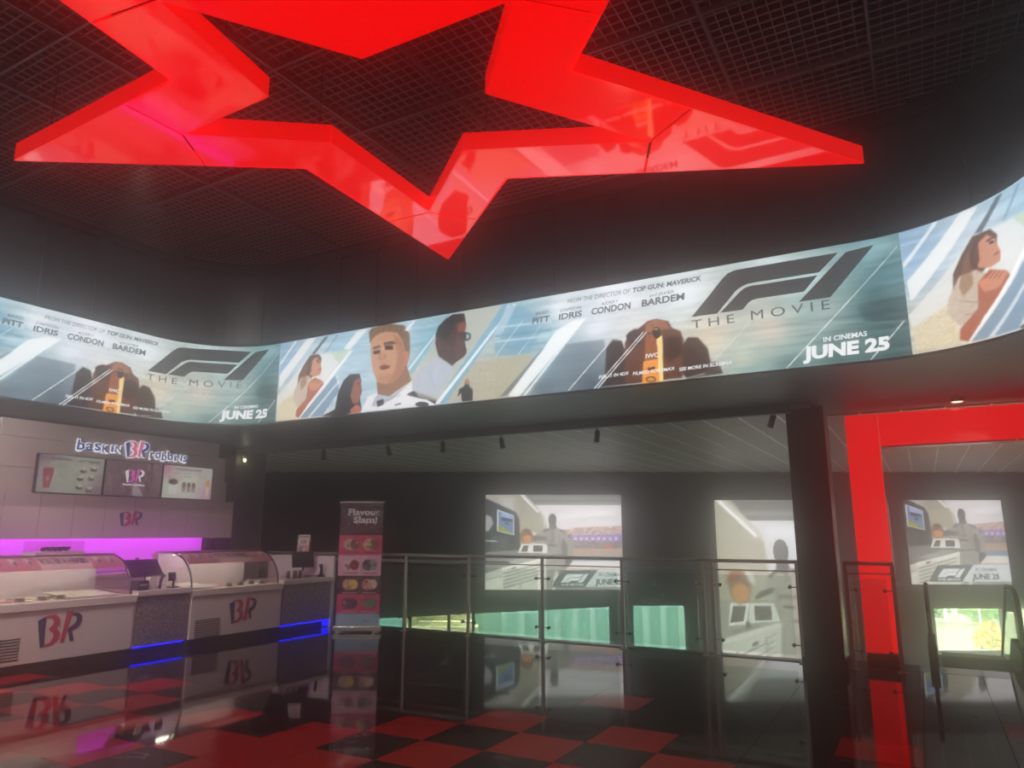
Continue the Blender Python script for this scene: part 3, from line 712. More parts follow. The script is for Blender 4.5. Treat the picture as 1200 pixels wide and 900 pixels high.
# emblem (two swept bands and an upright)
emb = [[(122, 527), (200, 432), (262, 352), (292, 322), (326, 307), (370, 299), (808, 225), (724, 312), (716, 318), (420, 364), (385, 371), (355, 385), (330, 403), (242, 510)],
       [(257, 507), (345, 412), (372, 390), (402, 380), (440, 375), (712, 331), (648, 408), (430, 440), (404, 448), (386, 462), (362, 492)],
       [(845, 222), (976, 190), (772, 434), (626, 455)]]
A1.c = (A1.c - 150) * 1.17 + 148
emb_uv = [[T(P4(*p)) for p in sh] for sh in emb]
TXT = [  # text, left end, right end (tracing frame, baseline), cap height in metres, weight, slant, material
    ('FROM THE DIRECTOR OF', (665, 356), (738.5, 343.5), .047, .0, .18, 'd'), ('TOP GUN: MAVERICK', (741, 343), (822, 328.5), .05, .035, .18, 'd'),
    ('BRAD', (628, 370), (643, 367), .036, 0, .1, 'd'), ('PITT', (624, 379.5), (644, 376.5), .068, .032, .1, 'd'),
    ('DAMSON', (657, 366), (681, 362), .036, 0, .1, 'd'), ('IDRIS', (655, 375), (682, 370.5), .068, .032, .1, 'd'),
    ('KERRY', (706, 358), (725, 354.5), .036, 0, .1, 'd'), ('CONDON', (693, 369), (739, 361.5), .072, .032, .1, 'd'),
    ('and JAVIER', (761, 348.5), (790, 343.5), .036, 0, .1, 'd'), ('BARDEM', (752, 359.5), (802, 351), .072, .032, .1, 'd'),
    ('T H E', (811, 385.5), (861, 378), .085, .0, 0, 'd'), ('M O V I E', (880.5, 375), (973, 362), .09, .0, 0, 'd'),
    ('IN CINEMAS', (965, 401), (1016, 393.5), .045, .02, .08, 'w'), ('JUNE 25', (941, 421.5), (1043, 409), .118, .05, .08, 'w'),
    ('FEEL IT IN 4DX', (702, 444), (737, 439), .034, .02, .1, 'w'), ('FILMED FOR IMAX', (742, 440), (791, 433.5), .034, .02, .1, 'w'), ('SEE MORE IN SCREENX', (796, 435), (858, 426.5), .034, .02, .1, 'w'),
    ('IWC', (757, 420), (772, 418), .045, .02, 0, 'w')]
def led_advert(s0, a, b, full=True):
    """one advert, s0 where it begins on the ribbon; a..b the stretch of it that the ribbon has room for"""
    i0 = int(a / LW * (A1.nx - 1)); i1 = int(b / LW * (A1.nx - 1)) + 1
    st = 1 if full else 4
    sub = Art.__new__(Art); sub.U = A1.U[:, i0:i1 + 1]; sub.V = A1.V[:, i0:i1 + 1]; sub.c = A1.c[:, i0:i1 + 1]
    o = sub.mesh('picture', ring_arr(s0, 0.), M_led, None, step=st); shift_parent(o, led)
    fn = ring_fn(s0, .006)
    for nm, mm, key in (('dark_lettering', M_txtdark, 'd'), ('white_lettering', M_txtwhite, 'w')):
        mb = MB()
        for t, p, q, h, bold, sl_, k in TXT:
            if k != key: continue
            u0, v0 = T(p); u1, v1 = T(q)
            if u0 < a or u1 > b: continue
            text_mesh(mb, t, u0, v0, u1 - u0, h, fn, bold, sl_, (v1 - v0) / (u1 - u0))
            shift_parent(mb.build(nm, mm), led); mb = MB()
    if b > 7.6:
        mb = MB()
        for sh in emb_uv: mb.prism(sh, .004, .007, lambda u, v, z: ring_fn(s0, z)(u, v))
        # the long swept bands follow the curve of the ribbon
        shift_parent(mb.build('emblem', M_logo), led)
led_advert(0, 0, LW)
led_advert(-LW, 0, LW - .005)
led_advert(LW, 0, min(LW, S_MAX - LW))
led_advert(-2 * LW, 2 * LW + S_MIN, LW - .005, False)
led_advert(2 * LW, 0, S_MAX - 2 * LW, False) if S_MAX > 2 * LW + .1 else None

# ------------------------------------------------------------------ the red star
star = thing('star_light', 'huge red illuminated open star hanging under the cell grid ceiling', 'ceiling light', (-3.2, 3.75, 4.6))
TO = [(-4.48, 6.47), (-.13, 6.38), (-.15, 2.30), (-3.95, .45), (-6.42, 2.80)]                 # outer tips
NO = [(-2.93, 5.12), (-1.79, 4.01), (-2.35, 2.30), (-4.27, 2.74), (-4.36, 4.11)]               # outer notches, after each tip
TI = [(-3.94, 5.35), (-1.61, 5.16), (-1.80, 3.23), (-3.65, 2.20), (-4.82, 3.23)]              # tips of the opening
NI = [(-3.00, 4.53), (-2.43, 3.95), (-2.95, 3.21), (-3.84, 3.21), (-3.88, 3.90)]
def foot(p, a, b):
    ax, ay = a; dx, dy = b[0] - ax, b[1] - ay; t = ((p[0] - ax) * dx + (p[1] - ay) * dy) / (dx * dx + dy * dy); return (ax + dx * t, ay + dy * t)
def shrink(P, g=.012):
    cx = sum(p[0] for p in P) / len(P); cy = sum(p[1] for p in P) / len(P)
    out = []
    for x, y in P:
        d = math.hypot(x - cx, y - cy) or 1; out.append((x - (x - cx) / d * g, y - (y - cy) / d * g))
    return out
zb, zt = 4.6, 4.755
for k in range(5):
    A_ = foot(TI[k], TO[k], NO[k - 1]); B_ = foot(TI[k], TO[k], NO[k]); k2 = (k + 1) % 5
    A2 = foot(TI[k2], TO[k2], NO[k])
    shift_parent(MB().prism(shrink([TO[k], B_, TI[k], A_]), zb, zb + .012).build('face_panel', M_star), star)
    shift_parent(MB().prism(shrink([B_, NO[k], A2, TI[k2], NI[k], TI[k]]), zb, zb + .012).build('face_panel', M_star), star)
    for p, q in ((TO[k], NO[k]), (NO[k], TO[k2]), (TI[k], NI[k]), (NI[k], TI[k2])):
        inner = p in TI or q in TI
        dx, dy = q[0] - p[0], q[1] - p[1]; L = math.hypot(dx, dy); nx, ny = dy / L * .008, -dx / L * .008
        m = MB().add([(p[0] + nx, p[1] + ny, zb), (q[0] + nx, q[1] + ny, zb), (q[0] - nx, q[1] - ny, zb), (p[0] - nx, p[1] - ny, zb), (p[0] + nx, p[1] + ny, zt), (q[0] + nx, q[1] + ny, zt), (q[0] - nx, q[1] - ny, zt), (p[0] - nx, p[1] - ny, zt)],
                     [(0, 3, 2, 1), (4, 5, 6, 7), (0, 1, 5, 4), (1, 2, 6, 5), (2, 3, 7, 6), (3, 0, 4, 7)])
        shift_parent(m.build('side_panel', M_starside), star)
    shift_parent(MB().prism([TO[k], NO[k], NI[k], TI[k]], zt - .02, zt).build('top_cover', M_black), star)
    shift_parent(MB().prism([NO[k], TO[k2], TI[k2], NI[k]], zt - .02, zt).build('top_cover', M_black), star)
    for (x, y) in ((TO[k][0] * .8 + TI[k][0] * .2, TO[k][1] * .8 + TI[k][1] * .2), ((NO[k][0] + NI[k][0]) / 2, (NO[k][1] + NI[k][1]) / 2)):
        shift_parent(MB().tube([(x, y, zt), (x, y, 5.46)], .005, 6).build('hanging_wire', M_darksteel), star)

# ------------------------------------------------------------------ red portal, pillar
po = thing('red_portal', 'glossy red illuminated portal frame in front of the escalator', 'portal', (1.15, 9.7, 0))
for nm, b, m in (('post', (-.70, 9.58, .15, -.345, 9.80, 2.90), M_portal), ('lintel', (-.335, 9.58, 2.515, 2.65, 9.80, 2.90), M_portal), ('post', (2.66, 9.58, .15, 3.0, 9.80, 2.90), M_portal),
                 ('plinth', (-.70, 9.60, 0, -.345, 9.80, .15), M_black), ('plinth', (2.66, 9.60, 0, 3.0, 9.80, .15), M_black)):
    shift_parent(MB().box(*b).build(nm, m, bevel=.004), po)
for b in ((-.338, 9.575, 2.495, 1.0, 9.80, 2.512), (1.02, 9.575, 2.495, 2.6, 9.80, 2.512), (-.342, 9.60, 1.0, -.33, 9.78, 1.9)):
    shift_parent(MB().box(*b).build('edge_strip', mat('pale_edge_strip', (220, 180, 176), .2)), po)
pil = thing('pillar', 'square black pillar between the balustrade and the red portal', 'pillar', (-1.1, 9.2, 0))
shift_parent(MB().box(-1.30, 9.03, 0, -.88, 9.45, 2.97).build('shaft', mat('black_gloss_cladding', (24, 20, 20), .3), bevel=.01), pil)
shift_parent(MB().box(-1.32, 9.01, 0, -.86, 9.47, .12).build('base', M_black), pil)

# ------------------------------------------------------------------ glass balustrades
def balustrade(label, x0, x1, posts, y, double=None):
    t = thing('balustrade', label, 'railing', ((x0 + x1) / 2, y, 0))
    p = lambda o: shift_parent(o, t)
    p(MB().tube([(x0, y, 1.155), (x1, y, 1.155)], .022, 12).build('handrail', M_steel, smooth=True))
    p(MB().tube([(x0, y, 1.045), (x1, y, 1.045)], .008, 8).build('wire_rail', M_steel, smooth=True))
    pm = {}
    for x in posts:
        po_ = MB().box(x - .022, y - .012, 0, x + .022, y + .012, 1.14).build('post', M_steel); p(po_); pm[x] = po_
        MB().box(x - .05, y - .04, 0, x + .05, y + .04, .012).build('foot_plate', M_steel, po_)
    for a, b in zip(posts[:-1], posts[1:]):
        if b - a < .3: continue
        p(MB().box(a + .075, y - .006, .09, b - .075, y + .006, .99).build('glass_panel', M_glass))
        for xx, sgn in ((a, 1), (b, -1)):
            for z in (.20, .86):
                m = MB().tube([(xx + sgn * .02, y, z), (xx + sgn * .085, y, z)], .007, 6)
                m.tube([(xx + sgn * .095, y - .022, z), (xx + sgn * .095, y + .022, z)], .022, 10)
                m.build('glass_clamp', M_darksteel, pm[xx])
    return t
balustrade('long glass balustrade with steel posts running from the counter to the black pillar', -10.3, -1.32, [-10.25, -9.2, -8.35, -7.2, -6.02, -4.78, -3.58, -2.50, -2.38, -1.36], 9.4)
balustrade('short glass balustrade section in front of the red portal post', -.84, -.32, [-.82, -.34], 9.3)
rl = tag(MB().tube([(-11.2, 10.6, 1.02), (-6.0, 10.6, 1.02)], .012, 8).build('stair_handrail', M_steel), 'thin steel stair handrail seen through the glass beyond the balustrade', 'handrail')

# ------------------------------------------------------------------ garage pictures on the end wall
def Z6(x, y): return (x - 62) / 1060 * 3.27, (810 - y) / 748 * 2.22
def garage_art(banner):
    a = Art(3.27, 2.22, 64, lambda p: Z6(*p), (150, 148, 138))
    pl = lambda pts, c, al=1., soft=1, grain=0.: a.poly(pts, c, al, soft, grain)
    pl([(62, 62), (340, 62), (520, 220), (545, 340), (540, 470), (62, 520)], (158, 154, 138))
    pl([(62, 62), (300, 62), (330, 230), (62, 95)], (172, 166, 156), .8); pl([(160, 80), (280, 90), (280, 180), (200, 150)], (205, 208, 206), .4, 3)
    pl([(335, 230), (510, 230), (530, 440), (330, 460)], (168, 164, 140), .7, 2)
    pl([(330, 62), (1122, 62), (1122, 145), (455, 145)], (112, 113, 110)); pl([(400, 75), (1122, 82), (1122, 104), (440, 104)], (134, 134, 128)); pl([(455, 128), (1122, 120), (1122, 146), (460, 146)], (146, 146, 142))
    pl([(455, 145), (1122, 145), (1122, 345), (540, 345), (525, 250), (500, 205)], (224, 220, 220), 1, 0)
    for k in range(7): a.ell((640 + 70 * k, 200 + (k * 37) % 90), 90, 26, (238, 234, 236) if k % 2 else (206, 202, 206), .45, 6)
    pl([(330, 62), (352, 62), (482, 200), (470, 208)], (250, 250, 246)); pl([(352, 62), (372, 62), (520, 225), (530, 330), (518, 330), (505, 240), (482, 200)], (196, 194, 184))
    pl([(62, 90), (300, 205), (325, 260), (335, 520), (62, 520)], (52, 58, 60)); pl([(62, 220), (105, 240), (125, 290), (90, 350), (62, 360)], (190, 186, 182), .8, 2)
    pl([(100, 380), (230, 400), (230, 520), (100, 520)], (86, 92, 88), .7, 2, 12); pl([(62, 426), (155, 430), (155, 436), (62, 434)], (226, 226, 226))
    pl([(150, 178), (284, 228), (284, 386), (150, 354)], (196, 200, 200), 1, 0); pl([(164, 194), (278, 238), (278, 376), (164, 350)], (104, 132, 166), 1, 0)
    pl([(180, 200), (278, 238), (278, 276), (180, 250)], (150, 172, 214)); pl([(180, 240), (278, 262), (270, 280), (190, 270)], (52, 60, 66)); pl([(164, 300), (278, 378), (164, 350)], (150, 160, 62)); pl([(215, 285), (245, 292), (245, 304), (215, 298)], (36, 40, 44))
    # grandstand, banner, wall, track
    m = pl([(640, 345), (760, 325), (900, 318), (1122, 312), (1122, 392), (660, 392)], (184, 158, 148), 1, 1, 60)
    pl([(700, 388), (1122, 372), (1122, 440), (700, 430)], (150, 128, 176), 1, 1, 12)
    for k in range(8): pl([(748 + 45 * k, 402), (772 + 45 * k, 400), (770 + 45 * k, 422), (746 + 45 * k, 424)], (232, 220, 240), .7, 0)
    pl([(700, 430), (1122, 440), (1122, 492), (700, 498)], (132, 122, 116), 1, 1, 42); pl([(980, 460), (1040, 462), (1040, 486), (980, 486)], (210, 96, 66), .7)
    pl([(700, 492), (1122, 490), (1122, 548), (700, 552)], (176, 152, 132)); pl([(700, 552), (1122, 548), (1122, 590), (700, 592)], (122, 144, 166)); pl([(690, 590), (1122, 588), (1122, 670), (640, 670)], (226, 222, 214))
    pl([(690, 640), (1122, 648), (1122, 664), (690, 664)], (190, 150, 130), .6)
    # workbench with drawers, two leaning displays
    pl([(62, 520), (330, 500), (545, 500), (545, 540), (200, 640), (62, 700)], (120, 122, 116)); pl([(200, 600), (400, 545), (500, 548), (300, 610)], (168, 168, 160), .8)
    pl([(62, 690), (62, 810), (520, 810), (530, 556), (200, 640)], (216, 214, 200)); pl([(190, 645), (530, 562), (530, 580), (190, 665)], (236, 236, 226))
    for k in range(5):
        y = 668 + 27 * k; pl([(202, y + 14), (322, y - 18), (322, y - 11), (202, y + 22)], (74, 76, 74)); pl([(202, y + 22), (322, y - 11), (322, y - 7), (202, y + 27)], (168, 168, 160))
        y = 632 + 27 * k; pl([(342, y + 12), (500, y - 32), (500, y - 25), (342, y + 20)], (96, 98, 94)); pl([(342, y + 20), (500, y - 25), (500, y - 22), (342, y + 24)], (180, 180, 170))
    pl([(325, 635), (335, 632), (335, 800), (325, 800)], (150, 150, 142)); pl([(262, 640), (300, 628), (300, 640), (262, 652)], (70, 72, 70))
    pl([(62, 690), (190, 650), (190, 700), (62, 740)], (196, 194, 182)); pl([(62, 736), (190, 700), (190, 706), (62, 744)], (130, 130, 122))
    pl([(312, 524), (345, 455), (408, 455), (396, 524)], (232, 232, 224), 1, 0); pl([(334, 516), (358, 466), (398, 466), (386, 516)], (70, 70, 68), 1, 0)
    pl([(392, 524), (412, 452), (520, 455), (545, 470), (545, 528)], (228, 228, 218), 1, 0); pl([(433, 466), (506, 466), (504, 514), (433, 514)], (66, 66, 64), 1, 0)
    # blurred helmet swung in the hand
    pl([(330, 380), (345, 350), (385, 332), (430, 350), (450, 390), (425, 440), (360, 452), (338, 425)], (122, 92, 74), .9, 3, 10)
    pl([(345, 400), (385, 385), (420, 400), (415, 440), (365, 448)], (216, 142, 84), .9, 3); pl([(350, 345), (372, 335), (420, 360), (400, 370)], (88, 62, 60), .8, 2); pl([(415, 345), (455, 370), (445, 400), (430, 380)], (230, 230, 226), .8, 2)
    # driver in a pale racing suit
    su = (150, 147, 138); dk = (100, 98, 92)
    pl([(505, 350), (545, 330), (600, 318), (650, 338), (700, 372), (735, 430), (742, 500), (738, 560), (700, 590), (690, 640), (672, 700), (640, 810), (590, 810), (612, 650), (590, 700), (582, 810), (528, 810), (535, 640), (545, 540), (535, 440), (440, 432), (430, 402), (480, 372)], su, 1, 1, 5)
    pl([(505, 350), (545, 330), (560, 345), (520, 365)], (96, 96, 96)); pl([(640, 335), (690, 362), (680, 376), (636, 350)], (96, 96, 96))
    pl([(655, 420), (672, 410), (700, 480), (690, 560), (665, 560), (650, 480)], (96, 94, 92), .85, 2); pl([(620, 660), (640, 620), (605, 740), (598, 700)], (226, 222, 212), .0)
    pl([(590, 700), (612, 655), (624, 690), (596, 812), (572, 812)], (222, 218, 206)); pl([(425, 408), (450, 385), (535, 400), (540, 425), (470, 425), (440, 440)], (92, 90, 88), .9, 2)
    pl([(560, 340), (590, 330), (600, 420), (575, 420)], dk, .5, 2); pl([(545, 540), (680, 530), (680, 542), (545, 552)], dk, .9)
    pl([(545, 455), (615, 460), (610, 474), (550, 470)], (70, 68, 68), .9); pl([(560, 425), (600, 425), (600, 436), (562, 436)], (86, 84, 82), .8); pl([(700, 375), (720, 375), (722, 410), (708, 408)], (90, 90, 92), .8)
    for x0, y0, x1, y1 in ((560, 600, 640, 580), (560, 640, 575, 800), (650, 600, 640, 720), (540, 380, 560, 520), (640, 380, 630, 520)): a.line((x0, y0), (x1, y1), 8, dk, .5, 2)
    pl([(685, 560), (730, 560), (735, 590), (700, 630), (672, 640), (676, 600)], (72, 70, 70), .95)
    pl([(560, 290), (608, 290), (618, 325), (588, 345), (555, 330)], (92, 88, 86)); a.ell((583, 262), 32, 48, (66, 62, 62)); a.ell((576, 262), 18, 34, (84, 78, 76), .6, 3)
    if banner is not None:
        h = banner
        pl([(655 + h, 660), (1122, 655), (1122, 790), (575 + h, 790), (590 + h, 750)], (78, 88, 86), 1, 0); pl([(928 + h, 658), (1122, 655), (1122, 788), (824 + h, 790)], (214, 220, 220), 1, 0)
    return a
M_scr = art_mat('end_wall_screen_picture', 1.7)
M_sw = glow('screen_pale_lettering', (232, 236, 236), 1.7); M_sd = glow('screen_dark_lettering', (70, 78, 78), 1.5)
def wall_screen(label, u0, z0, art, ca, cb, va, vb, scale=1., sh=0., text=True, d=17.55):
    """shows the part ca..cb by va..vb (metres on the picture) of art with its lower left corner at u0, z0"""
    t = thing('wall_screen', label, 'screen', far(u0, d, z0), group='garage picture screens on the end wall'); inv = Matrix.Translation(-Vector(t.location))
    t['group'] = 'lit screens on the end wall'
    i0, i1 = [int(round(c / art.w * (art.nx - 1))) for c in (ca, cb)]; j0, j1 = [int(round(c / art.h * (art.ny - 1))) for c in (va, vb)]
    sub = Art.__new__(Art); sub.U = art.U[j0:j1 + 1, i0:i1 + 1]; sub.V = art.V[j0:j1 + 1, i0:i1 + 1]; sub.c = art.c[j0:j1 + 1, i0:i1 + 1]
    def f(U, V):
        u = u0 + (U - ca) * scale; z = z0 + (V - va) * scale
        return u * ER[0] + d * EF[0], u * ER[1] + d * EF[1], z
    def fi(off): return lambda u, v: far(u0 + (u - ca) * scale, d - off, z0 + (v - va) * scale)
    def p(o): o.parent = t; o.matrix_parent_inverse = inv
    o = sub.mesh('picture', f, M_scr, t); o.matrix_parent_inverse = inv
    W, Hh = (cb - ca) * scale, (vb - va) * scale
    p(MB().box(u0 - .02, d + .012, z0 - .02, u0 + W + .02, d + .15, z0 + Hh + .02, MF).build('casing', M_blackpl))
    if text:
        k = sh / 1060 * 3.27; mb = MB()
        for e in emb_uv:
            q = [(1.783 + k + (u - EU0) * .672 / (EU1 - EU0), .165 + (v - EV0) * .20 / (EV1 - EV0)) for u, v in e]
            mb.prism(q, .004, .008, lambda u, v, z: fi(z)(u, v))
        a, b = Z6(640 + sh, 778), Z6(815 + sh, 778); text_mesh(mb, 'THE MOVIE', a[0], a[1], b[0] - a[0], .045, fi(.006), .02)
        p(mb.build('pale_lettering', M_sw))
        mb = MB(); a, b = Z6(935 + sh, 706), Z6(1104 + sh, 700); text_mesh(mb, 'IN CINEMAS', a[0], a[1], b[0] - a[0], .075, fi(.006), .02, .05)
        a, b = Z6(905 + sh, 768), Z6(1114 + sh, 768); text_mesh(mb, 'JUNE 25', a[0], a[1], b[0] - a[0], .125, fi(.006), .045, .05)
        p(mb.build('dark_lettering', M_sd))
    return t
EU0, EU1 = min(p[0] for e in emb_uv for p in e), max(p[0] for e in emb_uv for p in e)
EV0, EV1 = min(p[1] for e in emb_uv for p in e), max(p[1] for e in emb_uv for p in e)
wall_screen('wide landscape screen showing a driver in a garage, behind the long balustrade', -.635, .18, garage_art(0), 0, 3.27, 0, 2.22)
def Z7(x, y): return (x - 70) * .0051, (835 - y) * .0051
def tall_art():
    W7, H7 = 2.5, 3.94
    a = Art(W7, H7, 42, lambda p: Z7(*p), (168, 166, 150))
    pl = lambda pts, c, al=1., soft=1, grain=0.: a.poly(pts, c, al, soft, grain)
    pl([(70, 62), (300, 62), (310, 380), (300, 530), (70, 530)], (172, 168, 150)); a.noise(5, .3, .06, 12)
    pl([(150, 62), (570, 62), (570, 160), (228, 160)], (116, 116, 110)); pl([(200, 112), (570, 116), (570, 134), (215, 134)], (142, 142, 136))
    pl([(226, 158), (570, 158), (570, 400), (305, 400), (296, 260), (272, 205)], (218, 218, 220), 1, 0); a.ell((400, 210), 90, 24, (238, 238, 240), .6, 6); a.ell((420, 330), 80, 24, (202, 202, 206), .5, 6)
    pl([(74, 62), (104, 62), (266, 226), (254, 236)], (250, 250, 246)); pl([(104, 62), (126, 62), (288, 220), (310, 300), (312, 380), (300, 380), (292, 262), (266, 226)], (202, 200, 188))
    pl([(70, 520), (345, 520), (345, 640), (70, 740)], (150, 148, 136)); pl([(70, 690), (345, 615), (345, 640), (70, 722)], (212, 210, 198)); pl([(70, 722), (345, 640), (330, 835), (70, 835)], (198, 196, 184))
    pl([(110, 655), (180, 640), (250, 625), (230, 640), (120, 668)], (96, 96, 90), .6, 1)
    for k in range(5):
        y = 700 + k * 36; pl([(145, y + 62), (268, y + 8), (268, y + 14), (145, y + 70)], (70, 72, 68)); pl([(145, y + 70), (268, y + 14), (268, y + 20), (145, y + 77)], (236, 234, 224))
    for k in range(6):
        y = 672 + k * 26; pl([(278, y + 12), (318, y - 6), (318, y - 1), (278, y + 18)], (84, 86, 80)); pl([(278, y + 18), (318, y - 1), (318, y + 3), (278, y + 22)], (232, 230, 220))
    pl([(270, 680), (276, 678), (276, 835), (270, 835)], (90, 90, 86)); pl([(208, 708), (236, 698), (236, 712), (208, 722)], (60, 62, 60)); pl([(134, 740), (140, 738), (140, 835), (134, 835)], (110, 110, 104))
    pl([(103, 632), (118, 530), (208, 530), (186, 626)], (226, 226, 216), 1, 0); pl([(112, 618), (130, 546), (190, 544), (172, 612)], (66, 66, 62), 1, 0)
    pl([(196, 620), (208, 530), (318, 530), (342, 612)], (218, 218, 208), 1, 0); pl([(226, 544), (304, 544), (306, 606), (226, 608)], (62, 62, 60), 1, 0); pl([(186, 612), (200, 612), (204, 640), (180, 642)], (52, 52, 50), .9)
    su = (158, 154, 142); dk = (108, 104, 96)
    pl([(300, 408), (345, 378), (400, 372), (462, 392), (486, 440), (480, 520), (456, 600), (480, 680), (500, 800), (500, 835), (328, 835), (338, 720), (352, 620), (330, 520), (316, 470), (255, 510), (235, 500), (290, 455)], su, 1, 1, 6)
    pl([(300, 408), (345, 380), (350, 392), (308, 420)], (70, 68, 66)); pl([(410, 376), (462, 392), (470, 410), (420, 392)], (70, 68, 66)); pl([(370, 385), (402, 380), (384, 430)], dk, .9, 1)
    pl([(235, 502), (262, 480), (320, 462), (322, 482), (262, 508), (238, 516)], (74, 72, 70)); pl([(448, 485), (486, 480), (500, 600), (520, 700), (520, 835), (470, 812), (482, 700), (456, 600)], (56, 55, 52), .95, 2)
    pl([(424, 778), (442, 832), (406, 832)], (226, 220, 204)); pl([(400, 606), (452, 604), (452, 616), (400, 620)], (90, 86, 80)); pl([(396, 640), (432, 700), (424, 778), (400, 720)], dk, .5, 2)
    for x0 in (345, 366, 388, 410): pl([(x0, 496), (x0 + 14, 494), (x0 + 14, 510), (x0, 514)], (96, 92, 88), .85, 1)
    pl([(362, 542), (414, 546), (412, 556), (364, 554)], (64, 60, 58), .9); a.line((330, 460), (350, 600), 8, dk, .5, 2); a.line((440, 420), (430, 600), 8, dk, .4, 2); a.line((360, 640), (350, 820), 9, dk, .5, 2)
    pl([(344, 340), (396, 340), (404, 380), (372, 398), (340, 384)], (74, 70, 68)); a.ell((368, 300), 36, 57, (68, 66, 64)); a.ell((360, 296), 20, 38, (88, 84, 80), .6, 3)
    pl([(105, 430), (128, 386), (190, 390), (222, 448), (208, 520), (160, 538), (122, 496)], (128, 92, 70), .9, 4, 8); pl([(122, 470), (170, 440), (212, 470), (200, 522), (150, 534)], (206, 146, 84), .9, 4); pl([(190, 385), (232, 400), (240, 450), (215, 440)], (228, 228, 222), .8, 4); pl([(130, 388), (180, 385), (160, 430), (118, 440)], (150, 60, 50), .6, 4)
    return a
wall_screen('tall narrow screen showing the driver larger, directly left of the black pillar', 4.89, -1.67, tall_art(), 0, 2.5, 0, 3.94, text=False)
wall_screen('smaller near-square garage screen seen through the red portal above the escalator', 9.45, .30, garage_art(-300), .23, 2.59, .0, 1.97, 1., sh=-300)

# ------------------------------------------------------------------ ice cream counter: back wall
struct(MB().box(-10.6, -4, 0, -10.45, 8.33, 2.97).build('wall_counter', M_black), 'black wall behind the ice cream counter', 'wall')
struct(MB().box(-10.62, 8.45, 0, -10.20, 9.12, 2.9).build('wall_pier', mat('dark_brown_pier', (52, 48, 46), .5)), 'dark pier at the right end of the ice cream counter', 'pier')
M_fas = mat('mauve_white_fascia', (214, 196, 190), .38, noise=.03, nscale=3)
M_cab = mat('white_cabinet_door', (222, 200, 198), .34, coat=.15)
fa = thing('sign_fascia', 'pale fascia above the counter carrying the illuminated ice cream shop name', 'fascia', (-10.3, 6.4, 2.0))
for b in ((-10.44, 4.66, 2.0, -10.10, 8.22, 2.33), (-10.44, 4.66, 2.334, -10.10, 8.17, 2.72), (-10.44, 4.71, 2.724, -10.10, 8.02, 2.95)):
    shift_parent(MB().box(*b).build('fascia_board', M_fas, bevel=.003), fa)
M_lblue = mat('lettering_blue', (34, 66, 150), .4, emit=(40, 70, 150), es=.6); M_lpink = mat('lettering_pink', (236, 90, 140), .4, emit=(240, 110, 150), es=.7)
M_halo = glow('lettering_white_outline', (250, 252, 255), 1.1)
sg = thing('shop_sign', 'white-outlined blue and pink glowing ice cream shop lettering on the fascia', 'sign', (-10.08, 6.5, 2.6))
def side_fn(x): return lambda y, z, t=0: (x + t, y, z)
def letters(txt, y0, y1, zb_, h, seed):
    r = random.Random(seed); n = len(txt); ws = [{'i': .45, 'r': .75, 's': .85}.get(c, 1.) for c in txt]; tot = sum(ws); y = y0
    for c, wv in zip(txt, ws):
        w_ = (y1 - y0) * wv / tot * .86; dz = r.uniform(-.010, .014); hh = h * (1.35 if c in 'bk' else 1.0) * r.uniform(.95, 1.05)
        sl_ = r.uniform(-.12, .12)
        for x, m, bold, nm in ((-10.085, M_halo, .085, 'letter_outline'), (-10.070, M_lblue, .02, 'letter')):
            mb = MB(); text_mesh(mb, c, y - (.004 if bold > .05 else -.004), zb_ + dz - (.008 if bold > .05 else 0), w_ + (.012 if bold > .05 else -.004), hh + (.012 if bold > .05 else -.008), lambda u, v: (x, u, v), bold, sl_)
            shift_parent(mb.build(nm, m), sg)
        y += (y1 - y0) * wv / tot
letters('basKiN', 5.66, 6.33, 2.635, .105, 1); letters('robbiNs', 6.76, 7.42, 2.60, .095, 5)
LOGO = dict(blue_bar=[(288, 685), (340, 660), (348, 840), (322, 845)],
    pink_three=[(345, 658), (400, 655), (435, 680), (442, 712), (422, 742), (446, 768), (445, 805), (400, 840), (345, 843), (345, 828), (385, 820), (405, 790), (400, 765), (370, 750), (368, 738), (395, 715), (395, 690), (375, 672), (345, 672)],
    pink_bar=[(478, 645), (522, 643), (480, 832), (452, 832)],
    blue_leg=[(522, 655), (560, 655), (592, 680), (590, 720), (565, 750), (530, 765), (548, 828), (522, 830), (498, 760), (505, 745), (545, 720), (555, 695), (545, 675), (520, 672)])
def logo(parent, x, y0, y1, z0, z1, mats, th=.006, grow=0.):
    for nm, P_ in LOGO.items():
        m = mats[0] if 'blue' in nm else mats[1]
        cx = sum(p[0] for p in P_) / len(P_); cy = sum(p[1] for p in P_) / len(P_)
        q = [(y0 + (a - 288) / 304 * (y1 - y0), z1 - (b - 643) / 202 * (z1 - z0)) for a, b in P_]
        shift_parent(MB().prism(q, 0, th, lambda u, v, t: (x + t, u, v)).build(nm, m), parent)
        if grow:
            q2 = []
            n = len(q)
            for i in range(n):
                (ax, ay), (bx, by), (cx_, cy_) = q[i - 1], q[i], q[(i + 1) % n]
                e1 = Vector((bx - ax, by - ay)).normalized(); e2 = Vector((cx_ - bx, cy_ - by)).normalized()
                nrm = Vector((e1.y + e2.y, -(e1.x + e2.x))); nrm = nrm.normalized() if nrm.length > .01 else Vector((e1.y, -e1.x))
                area = sum(q[k][0] * q[(k + 1) % n][1] - q[(k + 1) % n][0] * q[k][1] for k in range(n))
                if area < 0: nrm = -nrm
                q2.append((bx + nrm.x * grow, by + nrm.y * grow))
            shift_parent(MB().prism(q2, -.006, -.001, lambda u, v, t: (x + t, u, v)).build('letter_outline', M_halo), parent)
logo(sg, -10.076, 6.365, 6.74, 2.585, 2.84, (M_lblue, M_lpink), .01, .013)
M_mblue = mat('emblem_navy', (44, 44, 84), .4); M_mpink = mat('emblem_rose', (200, 52, 84), .4)
